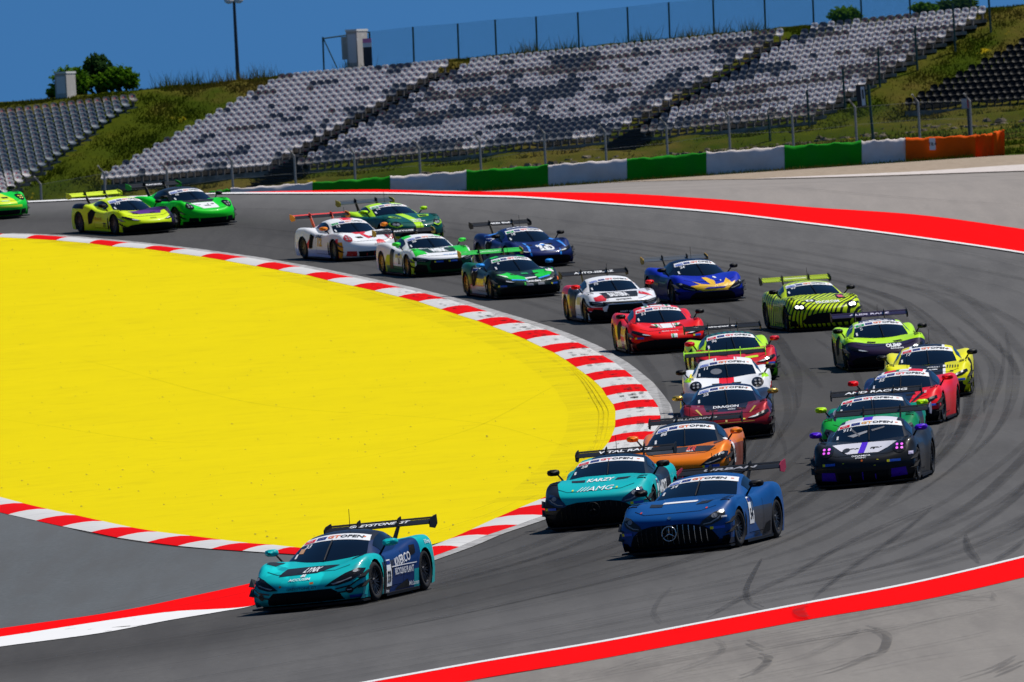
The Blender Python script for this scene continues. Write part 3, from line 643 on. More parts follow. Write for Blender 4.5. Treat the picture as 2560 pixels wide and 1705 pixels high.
# ------------------------------------------------------------------ lettering
_TX = {}
def text_mesh(s, size=1.0, wide=1.0, bold=0.0, shear=0.0):
    """flat letters centred on the origin: 2D points and faces"""
    key = (s, wide, bold, shear)
    if key not in _TX:
        cu = bpy.data.curves.new('t', 'FONT'); cu.body = s; cu.size = 1.0; cu.offset = bold; cu.shear = shear; cu.resolution_u = 2; cu.fill_mode = 'FRONT'
        o = bpy.data.objects.new('t', cu); me = o.to_mesh()
        P = np.array([(v.co.x * wide, v.co.y) for v in me.vertices]) if len(me.vertices) else np.zeros((0, 2)); F = [tuple(p.vertices) for p in me.polygons]
        o.to_mesh_clear(); bpy.data.objects.remove(o); bpy.data.curves.remove(cu)
        if len(P): P = P - (P.min(0) + P.max(0)) / 2
        _TX[key] = (P, F)
    P, F = _TX[key]
    return P * size, F
def flat_text(s, origin, right, up, h, m, parent=None, name='lettering', **kw):
    P, F = text_mesh(s, 1.0, **kw); ext = P[:, 1].max() - P[:, 1].min(); P = P * (h / ext)
    return mk(name, [origin + right * a + up * b for a, b in P], F, m, parent)
X_, Y_, Z_ = Vector((1, 0, 0)), Vector((0, 1, 0)), Vector((0, 0, 1))
M_WPL = mat('white_plate', (0.75, 0.75, 0.75), 0.5); M_BLK = mat('black_print', (0.01, 0.01, 0.012), 0.5)
p = at_depth(2331, 360, 619.55) + inv; v, f = box(-0.15, 0.15, 0, 0.02, -0.30, 0.30); mk('number_plate', [Vector(q) + p for q in v], f, M_WPL, ro)
flat_text('T8.4', p + Vector((0, -0.012, 0)), X_, Z_, 0.17, M_BLK, ro, bold=0.02)

# ------------------------------------------------------------------ debris fence, perimeter fence, poles
M_CPOST = mat('concrete_post', (0.40, 0.37, 0.32), 0.9); M_WIRE = mat('wire', (0.16, 0.17, 0.16), 0.6); M_GPOST = mat('green_post', (0.008, 0.05, 0.045), 0.6); M_GWIRE = mat('green_wire', (0.03, 0.13, 0.13), 0.7)
YF = 628.0
posts = [(86, 405), (232, 380), (376, 372), (525, 351), (669, 340), (806, 333), (956, 322), (1095, 306), (1243, 287), (1383, 284), (1524, 270), (1667, 248), (1813, 244), (1958, 228), (2103, 216), (2222, 214)]
fr = empty('debris_fence', (0, YF, float(gz(0, YF)))); inv = -Vector(fr.location); tag(fr, 'wire debris fence on pale posts with cranked tops behind the barrier', 'fence')
tops = []
for px, py in posts:
    t = at_depth(px * 1.0875 + 7, py * 1.0875, YF); base = Vector((t.x - 0.01, YF, float(gz(t.x, YF)) - 0.1)); mb = MB(); k = Vector((t.x, YF, t.z - 0.42)); tops.append(t)
    mb.tube([base, base.lerp(k, 0.5), k, k + Vector((-0.30, -0.22, 0.42))], [0.068, 0.066, 0.064, 0.05], 6); mb.v = [tuple(Vector(q) + inv) for q in mb.v]; mb.build('post', M_CPOST, fr)
mb = MB(); xs_ = np.arange(-27, 27.5, 0.13); zt = lambda x: float(np.interp(x, [t.x for t in tops], [t.z - 0.42 for t in tops]))
for x in xs_:
    z0, z1 = float(gz(x, YF)) + 0.9, zt(x)
    for s in (-1, 1):
        xe = x + s * 1.3; z1 = zt(xe); w = 0.0042
        mb.add([(x - w, YF - 0.05, z0), (x + w, YF - 0.05, z0), (xe + w, YF - 0.05, z1), (xe - w, YF - 0.05, z1)], [(0, 1, 2, 3)])
mb.v = [tuple(Vector(q) + inv) for q in mb.v]; tag(mb.build('wire_mesh', M_WIRE, fr), None, None, None, 'stuff')
mb = MB()
for h in (0.0, -0.9):
    mb.tube([Vector((t.x, YF - 0.06, t.z - 0.42 + h)) + inv for t in tops], 0.006, 4)
mb.build('tension_wire', M_WIRE, fr)

gp = [(742, 85, 152), (849, 73, 150), (949, 62, 131), (1052, 54, 123), (1138, 45, 110), (1232, 38, 104), (1328, 28, 90), (1442, 16, 85), (1537, 5, 78), (1639, -1, 68), (1757, -8, 58), (1868, -16, 46), (1978, -26, 36), (2090, -34, 26), (2230, -44, 14)]
gr = empty('perimeter_fence', hill_at(1300 * 1.0875, 92 * 1.0875)); inv = -Vector(gr.location); tag(gr, 'green wire fence along the skyline above the grandstands', 'fence')
YP = 760.5; T_, B_ = [], []
for px, a, b in gp:
    t = at_depth(px * 1.0875, a * 1.0875, YP); base = at_depth(px * 1.0875 + 3, b * 1.0875 + 14, YP); base.z = min(base.z, float(hz(base.x, YP)) - 0.1); T_.append(t); B_.append(base)
    mb = MB(); mb.tube([base + inv, t + inv], 0.055, 6); mb.build('post', M_GPOST, gr)
mb = MB(); mb.tube([T_[0] + Vector((0, 0, -0.1)) + inv, T_[1] + Vector((0, 0, -0.02)) + inv], 0.045, 5); mb.build('rail', M_GPOST, gr)
mb = MB(); mb.tube([T_[0] + Vector((0.05, 0, -0.15)) + inv, at_depth(775 * 1.0875, 150 * 1.0875, YP) + Vector((0, 0, -.2)) + inv], 0.04, 5); mb.build('brace', M_GPOST, gr)
for i in range(1, len(T_) - 1):
    mb = MB(); a0, a1, b0, b1 = T_[i], T_[i + 1], B_[i], B_[i + 1]; n = int((a1.x - a0.x) / 0.06); w = 0.0036
    for k in range(n):
        t = k / n; p, q = b0.lerp(b1, t) + inv, a0.lerp(a1, t) + inv; mb.add([(p.x - w, p.y, p.z), (p.x + w, p.y, p.z), (q.x + w, q.y, q.z), (q.x - w, q.y, q.z)], [(0, 1, 2, 3)])
    for k in range(38):
        t = k / 37; p, q = b0.lerp(a0, t) + inv, b1.lerp(a1, t) + inv; mb.add([(p.x, p.y, p.z - w), (q.x, q.y, q.z - w), (q.x, q.y, q.z + w), (p.x, p.y, p.z + w)], [(0, 1, 2, 3)])
    mb.build('wire_panel', M_GWIRE, gr)
lp = [(1766, 262, 332), (1855, 207, 292), (1937, 158, 250), (2018, 109, 208), (2103, 60, 152), (2190, 8, 106), (2271, -30, 50)]
g2 = empty('slope_fence', hill_at(2018 * 1.0875, 208 * 1.0875)); inv = -Vector(g2.location); tag(g2, 'row of thin green posts climbing the slope beside the right seat block', 'fence')
for k, (px, a, b) in enumerate(lp):
    y = 739.5 + 2.4 * k; t = at_depth(px * 1.0875, a * 1.0875, y); base = at_depth(px * 1.0875 + 6, b * 1.0875, y); base.z = min(base.z, float(hz(base.x, y))) - 0.1; mb = MB(); mb.tube([base + inv, t + inv], 0.07, 6); mb.build('post', M_GPOST, g2)

# black sign with a white symbol on a leaning pole
M_SBLK = mat('sign_black', (0.012, 0.014, 0.018), 0.5); M_SW = mat('sign_white', (0.7, 0.72, 0.75), 0.5)
Ys = 634.0; top, bot = at_depth(2170, 211, Ys), at_depth(2186, 352, Ys); bot.z = min(bot.z, float(hz(bot.x, Ys)) - 0.1); sg = empty('marshal_sign', bot); inv = -bot; tag(sg, 'black sign board with white symbol on a leaning dark pole behind the barrier', 'sign')
mb = MB(); mb.tube([bot + inv, top + inv], 0.075, 8); mb.build('pole', M_GPOST, sg)
c = at_depth(2154, 240, Ys - 0.1) + inv; ax = (top - bot).normalized(); rt = Vector((1, 0, 0.02)); v = []
for dy in (0, 0.06):
    for a, b in ((-0.26, -0.60), (0.22, -0.60), (0.22, 0.60), (-0.26, 0.60)): v.append(c + rt * a + ax * b + Y_ * dy)
mk('board', v, box(0, 1, 0, 1, 0, 1)[1], M_SBLK, sg)
def quad2(name, m, parent, c, r, u, pts, dy): return mk(name, [c + r * a + u * b - Y_ * dy for a, b in pts], [tuple(range(len(pts)))], m, parent)
quad2('symbol', M_SW, sg, c, rt, ax, [(-0.02, -0.5), (0.17, -0.5), (0.17, 0.48), (-0.02, 0.48)], 0.012)
quad2('symbol', M_SBLK, sg, c, rt, ax, [(0.03, -0.15), (0.12, -0.15), (0.12, 0.33), (0.03, 0.33)], 0.02)
# small red and white board on a grey post
bot = at_depth(2425, 334, Ys); bot.z = min(bot.z, float(hz(bot.x, Ys)) - 0.1); mp = empty('board_post', bot); inv = -bot; tag(mp, 'small red and white board on a grey post behind the orange barrier', 'sign')
mb = MB(); mb.box(-0.10, 0.10, -0.08, 0.08, 0, at_depth(2420, 262, Ys).z - bot.z); mb.build('post', mat('grey_post', (0.055, 0.06, 0.065), 0.7), mp)
c = at_depth(2415, 259, Ys - 0.15) + inv; v, f = box(-0.23, 0.23, 0, 0.1, -0.26, 0.26); mk('board', [Vector(q) + c for q in v], f, mat('board_grey', (0.42, 0.40, 0.42), 0.6), mp)
v, f = box(0.06, 0.17, -0.012, 0, -0.24, 0.24); mk('red_panel', [Vector(q) + c for q in v], f, mat('board_red', (0.5, 0.012, 0.03), 0.6), mp)

# lamp post on the skyline
Yl = 764.0; base = at_depth(595, 196, Yl); base.z = float(hz(base.x, Yl)) - 0.3; lp_ = empty('lamp_post', base); inv = -base; top = at_depth(585, 4, Yl); tag(lp_, 'tall dark lamp post with pale floodlights on the skyline', 'lamp post')
mb = MB(); mb.tube([base + inv, top + Vector((0, 0, 0.6)) + inv], [0.13, 0.085], 8); mb.build('pole', mat('lamp_pole', (0.03, 0.04, 0.06), 0.5), lp_)
for s in (-1, 1):
    mb = MB(); cc = top + inv + Vector((s * 0.30, -0.2, 0.12)); v = []
    for i in range(5):
        for k in range(10):
            a = 2 * math.pi * k / 10; rr = (0.12, 0.26, 0.32, 0.30, 0.05)[i]; v.append(cc + Vector((rr * math.cos(a), (0.35, 0.25, 0.05, -0.05, -0.07)[i] + rr * 0.4 * math.sin(a), rr * math.sin(a) * 0.8 + (0.1, 0.05, 0, -0.02, -0.02)[i])))
    mb.add(v, [(i * 10 + k, i * 10 + (k + 1) % 10, (i + 1) * 10 + (k + 1) % 10, (i + 1) * 10 + k) for i in range(4) for k in range(10)]); mb.build('floodlight', mat('lamp_white', (0.7, 0.68, 0.64), 0.4), lp_, True)

# cabinets on the skyline
M_CAB = mat('cabinet_paint', (0.46, 0.43, 0.45), 0.7); wear(M_CAB, (0.80, 0.77, 0.75), (0.5, 0.46, 0.42), 1.5, 0.55, 0.75); M_ROOF = mat('cabinet_roof', (0.75, 0.73, 0.7), 0.7)
def cabinet(x0, xm, x1, ytop, ybot, Y, label, rot_parts=None):
    """two faces in view: x0-xm turned to the lens, xm-x1 turned to the sun"""
    a, m_, b = at_depth(x0, ybot, Y), at_depth(xm, ybot, Y), at_depth(x1, ybot, Y); h = at_depth(x0, ytop, Y).z - a.z; base = Vector((m_.x, Y, float(hz(m_.x, Y)) - 0.3)); bz = a.z - 0.4
    r = empty('cabinet', base); tag(r, label, 'cabinet'); inv = -base; w, d = m_.x - a.x, (b.x - m_.x)
    # plan: nearly frontal face of width w, side face receding to the right
    pl = [Vector((a.x, Y + w * 0.15, 0)), Vector((m_.x, Y, 0)), Vector((b.x, Y + d * 3.0, 0)), Vector((a.x + d, Y + w * 0.15 + d * 3.0, 0))]; v = [q + Vector((0, 0, bz)) + inv for q in pl] + [q + Vector((0, 0, a.z + h)) + inv for q in pl]
    mk('cabinet_body', v, box(0, 1, 0, 1, 0, 1)[1], M_CAB, r)
    cen = sum(pl, Vector()) / 4; v = [cen + (q - cen) * 1.07 + Vector((0, 0, a.z + h - 0.03)) + inv for q in pl] + [cen + (q - cen) * 1.07 + Vector((0, 0, a.z + h + 0.10)) + inv for q in pl]
    mk('cabinet_roof', v, box(0, 1, 0, 1, 0, 1)[1], M_ROOF, r)
    v = [pl[0].lerp(pl[1], t) + Vector((0, -0.02, z)) + inv for t, z in ((0.12, bz + 0.5), (0.88, bz + 0.5), (0.88, a.z + h - 0.2), (0.12, a.z + h - 0.2))]; mk('door', v, [(0, 1, 2, 3)], mat('cabinet_door', (0.72, 0.68, 0.68), 0.7), r)
    return r, inv
cabinet(139, 168, 189, 184, 239, 759.0, 'weathered white cabinet on the skyline in front of the bushy tree')
r, inv = cabinet(869, 896, 922, 78, 162, 758.5, 'tall white cabinet on the skyline at the end of the green fence')
p = at_depth(862, 120, 758.9) + inv; v, f = box(-0.20, 0.25, 0, 0.5, -0.72, 0.70); mk('side_box', [Vector(q) + p for q in v], f, M_CAB, r)
p = at_depth(918, 117, 757.3); by = empty('bin_box', Vector((p.x, 757.3, float(hz(p.x, 757.3)) - 0.1))); inv = -Vector(by.location); tag(by, 'small box with pink, white and black bands in front of the tall cabinet', 'box')
for nm, z0, z1, col in (('black_band', -1.0, -0.02, (0.03, 0.03, 0.04)), ('white_band', -0.02, 0.25, (0.7, 0.7, 0.74)), ('pink_band', 0.25, 0.52, (0.75, 0.22, 0.45))):
    z0_ = max(z0, by.location.z - p.z) if nm == 'black_band' else z0
    v, f = box(-0.27, 0.27, 0, 0.4, z0 - 0.45 * (nm == 'black_band'), z1 - 0.002); mk(nm, [Vector(q) + p + inv for q in v], f, mat(nm, col, 0.6), by)

# trees and bushes
M_BARK = mat('bark', (0.05, 0.035, 0.025), 0.95)
def leaf_mat(name, a, b):
    m = bpy.data.materials.new(name); m.use_nodes = True; t = m.node_tree; c = mixc(m, ramp(m, nz(m, 1.6, 5, 0.7), [(0.35, 0.0), (0.68, 1.0)]), a, b)
    t.nodes.remove(t.nodes['Principled BSDF']); d_ = t.nodes.new('ShaderNodeBsdfDiffuse'); l_ = t.nodes.new('ShaderNodeBsdfTranslucent'); x_ = t.nodes.new('ShaderNodeMixShader'); x_.inputs[0].default_value = 0.3
    t.links.new(c, d_.inputs[0]); t.links.new(c, l_.inputs[0]); t.links.new(d_.outputs[0], x_.inputs[1]); t.links.new(l_.outputs[0], x_.inputs[2]); t.links.new(x_.outputs[0], t.nodes['Material Output'].inputs[0]); return m
M_LEAF = leaf_mat('leaves', (0.050, 0.135, 0.008), (0.13, 0.25, 0.014)); M_LEAF2 = leaf_mat('blue_leaves', (0.026, 0.070, 0.020), (0.075, 0.14, 0.03))
def tree(name, lobes, base, label, n, m, cat='tree', group=None, leaf=0.13):
    r = empty(name, base); tag(r, label, cat, group); inv = -base; mb = MB(); tb = base + inv
    for (c, rx, ry, rz) in lobes:
        q = Vector(c) - Vector((0, 0, rz * 0.3)) + inv; mid = tb.lerp(q, 0.5) + Vector((random.uniform(-.2, .2), random.uniform(-.2, .2), 0.1)); mb.tube([tb, mid, q], [0.13, 0.08, 0.025], 6)
    mb.build('trunk', M_BARK, r)
    V, F = [], []; W = np.array([l[1] * l[3] for l in lobes]); W = W / W.sum()
    for k in range(n):
        c, rx, ry, rz = lobes[RNG.choice(len(lobes), p=W)]; d = RNG.normal(size=3); d /= np.linalg.norm(d)
        clump = 0.80 + 0.16 * math.sin(d[0] * 7 + c[0]) * math.sin(d[2] * 6 + d[1] * 5)
        q = Vector((c[0] + d[0] * rx, c[1] + d[1] * ry, c[2] + d[2] * rz)); s = RNG.random() ** 0.45 * clump * 1.12 * (0.85 + 0.25 * math.sin(d[0] * 13 + d[2] * 9)) + abs(RNG.normal()) * 0.10; q = Vector(c).lerp(q, s) + inv
        a, b = Vector(RNG.normal(size=3)).normalized() * leaf * RNG.uniform(0.6, 1.4), Vector(RNG.normal(size=3)).normalized() * leaf * 0.7; i = len(V); V += [q - a, q + b, q + a, q - b]; F.append((i, i + 1, i + 2, i + 3))
    mk('crown', V, F, m, r); return r
def lobe(px, py, rpx, rpy, Y): p = at_depth(px, py, Y); return (tuple(p), rpx / 40.0, rpx / 40.0, rpy / 40.0)
def foot(px, Y): p = at_depth(px, 0, Y); return Vector((p.x, Y, float(hz(p.x, Y)) - 0.2))
tree('bushy_tree', [lobe(172, 195, 44, 30, 768), lobe(160, 225, 40, 22, 768), lobe(190, 215, 40, 30, 768), lobe(130, 234, 16, 12, 768)], foot(165, 768), 'low rounded bush behind the weathered cabinet', 9000, M_LEAF, 'bush')
tree('bushy_tree', [lobe(242, 158, 30, 24, 770), lobe(232, 190, 28, 34, 770), lobe(255, 195, 30, 30, 770), lobe(222, 165, 14, 22, 770), lobe(205, 205, 26, 28, 769), lobe(262, 178, 24, 26, 769)], foot(238, 770), 'upright tree rising highest of the clump on the left skyline', 8000, M_LEAF2)
tree('bushy_tree', [lobe(300, 195, 44, 26, 768), lobe(270, 205, 40, 26, 768), lobe(325, 205, 24, 20, 768), lobe(290, 190, 30, 24, 768)], foot(295, 768), 'broad dark green bush at the right of the clump on the left skyline', 9000, M_LEAF, 'bush')
tree('skyline_bush', [lobe(2112, 38, 38, 22, 766), lobe(2100, 44, 30, 18, 766), lobe(2132, 44, 24, 18, 766)], foot(2112, 766), 'round green bush on the skyline above the right seat block', 5000, M_LEAF, 'bush')
tree('skyline_bush', [lobe(2305, 20, 30, 14, 766), lobe(2320, 24, 26, 12, 766)], foot(2305, 766), 'small green bush on the skyline near the top row of the right block', 3000, M_LEAF, 'bush')
tree('skyline_bush', [lobe(2372, 14, 34, 16, 767), lobe(2410, 12, 34, 16, 767)], foot(2390, 767), 'wide green bush on the skyline at the top right corner', 4000, M_LEAF2, 'bush')

# ------------------------------------------------------------------ race cars: metres, x forward, y to the car's left, z up, origin between the wheels
TYPES = {
 'mc': dict(wb=2.67, ww=1.85, wF=-2.22, wh=1.11, mir=(0.60, 1.04, 0.93),
  body=[(2.30, .11, .11, .90), (2.40, .20, .20, .93), (2.42, .34, .36, .95), (2.36, .46, .50, .955), (2.18, .55, .62, .96), (1.85, .62, .735, .98), (1.335, .69, .80, 1.0), (1.0, .735, .79, .99), (.5, .78, .75, .95), (-.2, .80, .77, .95), (-.8, .84, .87, .99), (-1.335, .88, .93, 1.02), (-1.8, .88, .92, 1.0), (-2.1, .84, .86, .96), (-2.2, .60, .62, .93), (-2.12, .25, .25, .9)],
  cab=[(1.12, .715, .72, .03, .80, .66), (.80, .87, .68, .06, .82, .69), (.45, 1.02, .62, .075, .82, .71), (.12, 1.115, .57, .075, .82, .73), (-.3, 1.165, .55, .07, .81, .75), (-.75, 1.145, .50, .08, .77, .77), (-1.2, 1.06, .42, .08, .68, .79), (-1.65, .955, .32, .06, .52, .81), (-2.0, .87, .25, .03, .40, .82)]),
 'fe': dict(wb=2.66, ww=1.85, wF=-2.20, wh=1.19, mir=(0.62, 1.03, 0.95),
  body=[(2.28, .11, .11, .90), (2.38, .20, .20, .93), (2.41, .34, .36, .95), (2.34, .46, .52, .96), (2.12, .55, .66, .965), (1.78, .62, .77, .985), (1.33, .69, .825, 1.0), (.95, .745, .80, .985), (.4, .79, .745, .95), (-.3, .82, .80, .95), (-.85, .86, .92, 1.0), (-1.33, .90, .97, 1.02), (-1.8, .90, .95, 1.0), (-2.1, .86, .88, .96), (-2.2, .60, .62, .93), (-2.12, .25, .25, .9)],
  cab=[(1.06, .73, .72, .03, .80, .66), (.75, .88, .68, .06, .82, .69), (.42, 1.02, .62, .075, .82, .71), (.10, 1.11, .57, .075, .82, .73), (-.3, 1.155, .55, .07, .80, .75), (-.75, 1.13, .50, .08, .75, .77), (-1.2, 1.06, .40, .08, .62, .80), (-1.65, .98, .30, .06, .46, .83), (-2.0, .91, .24, .03, .36, .85)]),
 'au': dict(wb=2.65, ww=1.85, wF=-2.15, wh=1.21, mir=(0.55, 1.04, 0.97),
  body=[(2.18, .11, .11, .90), (2.26, .21, .21, .94), (2.29, .40, .42, .96), (2.24, .55, .58, .965), (2.05, .64, .70, .97), (1.7, .71, .79, .985), (1.32, .76, .84, 1.0), (.9, .81, .83, .985), (.4, .83, .78, .95), (-.3, .85, .82, .95), (-.85, .88, .92, .99), (-1.32, .90, .95, 1.0), (-1.8, .89, .93, .99), (-2.1, .85, .87, .96), (-2.2, .60, .62, .93), (-2.1, .25, .25, .9)],
  cab=[(.98, .79, .72, .03, .80, .70), (.67, .93, .68, .06, .82, .73), (.36, 1.06, .63, .075, .82, .75), (.06, 1.14, .58, .075, .82, .77), (-.35, 1.185, .56, .07, .80, .79), (-.8, 1.155, .50, .08, .76, .81), (-1.25, 1.06, .42, .08, .66, .83), (-1.65, .96, .34, .06, .5, .84), (-2.0, .88, .26, .03, .40, .85)]),
 'am': dict(wb=2.63, ww=1.84, wF=-2.30, wh=1.21, mir=(0.12, 1.03, 1.02),
  body=[(2.2, .11, .11, .90), (2.30, .20, .20, .94), (2.34, .40, .42, .965), (2.31, .58, .60, .97), (2.15, .69, .71, .975), (1.8, .76, .80, .99), (1.31, .82, .88, 1.0), (.8, .88, .88, .98), (.3, .92, .85, .96), (-.3, .93, .84, .96), (-.9, .93, .92, .99), (-1.31, .96, .98, 1.02), (-1.8, .95, .96, 1.0), (-2.1, .90, .91, .96), (-2.2, .62, .64, .93), (-2.1, .25, .25, .9)],
  cab=[(.52, .89, .75, .03, .82, .80), (.24, 1.01, .71, .06, .83, .82), (-.05, 1.12, .66, .075, .83, .83), (-.33, 1.195, .62, .075, .82, .84), (-.7, 1.24, .58, .07, .80, .85), (-1.05, 1.22, .52, .08, .76, .86), (-1.45, 1.13, .44, .08, .66, .88), (-1.8, 1.03, .36, .06, .54, .9), (-2.1, .93, .28, .03, .44, .88)]),
 'as': dict(wb=2.70, ww=1.85, wF=-2.15, wh=1.23, mir=(0.18, 1.04, 1.02),
  body=[(2.1, .11, .11, .90), (2.19, .20, .20, .94), (2.22, .40, .42, .965), (2.18, .56, .60, .97), (2.0, .67, .74, .975), (1.7, .75, .83, .99), (1.35, .81, .89, 1.0), (.85, .88, .89, .98), (.35, .92, .86, .96), (-.3, .93, .85, .96), (-.9, .93, .93, .99), (-1.35, .95, .98, 1.02), (-1.8, .94, .96, 1.0), (-2.1, .89, .91, .96), (-2.2, .62, .64, .93), (-2.1, .25, .25, .9)],
  cab=[(.58, .89, .75, .03, .82, .80), (.28, 1.02, .71, .06, .83, .82), (0, 1.12, .66, .075, .83, .83), (-.28, 1.195, .62, .075, .82, .84), (-.62, 1.235, .58, .07, .80, .85), (-1.0, 1.21, .52, .08, .76, .86), (-1.4, 1.12, .44, .08, .66, .88), (-1.8, 1.02, .36, .06, .54, .9), (-2.05, .94, .28, .03, .44, .88)]),
 'po': dict(wb=2.50, ww=1.85, wF=-2.20, wh=1.26, mir=(0.62, 1.02, 1.00),
  body=[(2.12, .11, .11, .90), (2.20, .20, .20, .94), (2.22, .38, .40, .96), (2.16, .52, .58, .965), (1.95, .61, .74, .97), (1.6, .68, .855, .985), (1.25, .75, .885, 1.0), (.88, .83, .87, .98), (.4, .87, .82, .95), (-.3, .88, .83, .95), (-.85, .90, .92, 1.0), (-1.25, .93, .97, 1.02), (-1.8, .92, .95, 1.01), (-2.1, .86, .88, .97), (-2.22, .60, .62, .94), (-2.12, .25, .25, .9)],
  cab=[(.98, .81, .74, .03, .82, .72), (.70, .95, .70, .06, .83, .75), (.42, 1.09, .65, .075, .83, .77), (.16, 1.185, .60, .075, .82, .79), (-.2, 1.245, .57, .07, .80, .81), (-.6, 1.235, .53, .08, .77, .83), (-1.1, 1.14, .46, .08, .68, .85), (-1.6, 1.02, .38, .06, .56, .87), (-2.0, .92, .30, .03, .46, .87)]),
}
SEC = [(.96, 'b', 0.0), (1.0, 'h', .40), (.997, 'h', .70), (.965, 'h', .90), (.87, 'h', 1.0), (.68, 'm', .35), (.42, 'm', .85), (0, 'm', 1.0)]
def catmull(P, per):
    P = np.array(P); out = []
    for i in range(len(P) - 1):
        a, b, c, d = P[max(i - 1, 0)], P[i], P[i + 1], P[min(i + 2, len(P) - 1)]
        for k in range(per[i]):
            t = k / per[i]; out.append(0.5 * (2 * b + (c - a) * t + (2 * a - 5 * b + 4 * c - d) * t * t + (3 * b - a - 3 * c + d) * t ** 3))
    out.append(P[-1]); return np.array(out)
SHAPES = {}
def body_shape(ty):
    """the painted shell with its four wheel arches cut out, and the roof; both as vertex and face lists"""
    if ty in SHAPES: return SHAPES[ty]
    T = TYPES[ty]; R = np.array(T['body'], float); u = [0.0]
    for i in range(len(R) - 1):
        n = max(3, int(math.ceil(np.hypot(R[i + 1, 0] - R[i, 0], R[i + 1, 1] - R[i, 1]) / 0.045))); u += list(i + np.arange(1, n + 1) / n)
    u = np.array(u); k = np.arange(len(R)); X, ZC, ZF, W = (pchip(k, R[:, j], u) for j in range(4)); V, NV = [], 0
    for x, zc, zf, w in zip(X, ZC, ZF, W):
        zb = 0.10 if abs(x) < 1.9 else 0.105; h = max(zf - zb, 0.004); zc = max(zc, zb + 0.004)
        P = [(a * w, zb if m == 'b' else (zb + q * h if m == 'h' else zf + (zc - zf) * q)) for a, m, q in SEC]
        S = catmull(P, (4, 4, 3, 3, 3, 3, 4)); NV = len(S)
        g = float(sstep((x - 1.35) / 0.85)) * 0.42 - float(sstep((-x - 1.6) / 0.6)) * 0.15
        full = [(x - g * (abs(y) / w) ** 2.3, -y, z) for y, z in S] + [(x - g * (abs(y) / w) ** 2.3, y, z) for y, z in S[-2::-1]]; V += full
    nv = 2 * NV - 1; V = np.array(V); F = grid_faces(len(u), nv); ins = np.zeros(len(V), bool)
    for sx, rad in ((1, 0.372), (-1, 0.385)):
        c = np.array([sx * T['wb'] / 2, 0.335]); d = np.hypot(V[:, 0] - c[0], V[:, 2] - c[1]); hit = (d < rad) & (np.abs(V[:, 1]) > 0.66)
        dirv = (V[:, [0, 2]] - c) / np.maximum(d, 1e-4)[:, None]; ins |= hit; V[hit, 0] = (c + dirv * rad)[hit, 0]; V[hit, 2] = (c + dirv * rad)[hit, 1]
    V[:, 2] = np.maximum(V[:, 2], 0.085)
    F = [f for f in F if not all(ins[i] for i in f)]
    SHAPES[ty] = (V, F, Cab(T)); return SHAPES[ty]

class Cab:
    def __init__(s, T):
        s.R = np.array(T['cab'], float); k = np.arange(len(s.R)); uu = np.linspace(0, 8, 1601); s.tab = np.stack([pchip(k, s.R[:, j], uu) for j in range(6)], 1)
    def p(s, u):
        g = min(max(u, 0.0), 7.9999) * 200; i = int(g); g -= i; return s.tab[i] * (1 - g) + s.tab[i + 1] * g
    def sw(s, u): return 0.30 - 0.08 * u / 3 if u <= 3 else 0.22 * max(0, 1 - (u - 3) / 2.5)
    def top(s, u, t, off=0.0):
        x, zc, yr, dr, yb, zb = s.p(u); y = t * yr; P = np.array([x - s.sw(u) * (y / yb) ** 2, y, zc - dr * abs(t) ** 2.2])
        if off:
            e = 0.02; A = s.top(min(u + e, 8), t) - s.top(max(u - e, 0), t); B = s.top(u, min(t + e, 1)) - s.top(u, max(t - e, -1)); n = np.cross(B, A); n /= np.linalg.norm(n); n = n if n[2] > 0 else -n; P = P + n * off
        return P
    def side(s, u, q, sg, off=0.0):
        x, zc, yr, dr, yb, zb = s.p(u); y = yb + (yr - yb) * q + 0.03 * math.sin(math.pi * q) + off; z = zb + (zc - dr - zb) * q
        return np.array([x - s.sw(u) * (min(y, yb) / yb) ** 2, sg * y, z])
    def t_at(s, u, y): return y / s.p(u)[2]
    def mesh(s):
        us = np.linspace(0, 8, 57); V = []
        for u in us:
            V += [s.side(u, q, -1) for q in np.linspace(0, 1, 7)[:-1]] + [s.top(u, t) for t in np.linspace(-1, 1, 17)] + [s.side(u, q, 1) for q in np.linspace(1, 0, 7)[1:]]
        return np.array(V), grid_faces(57, 29)

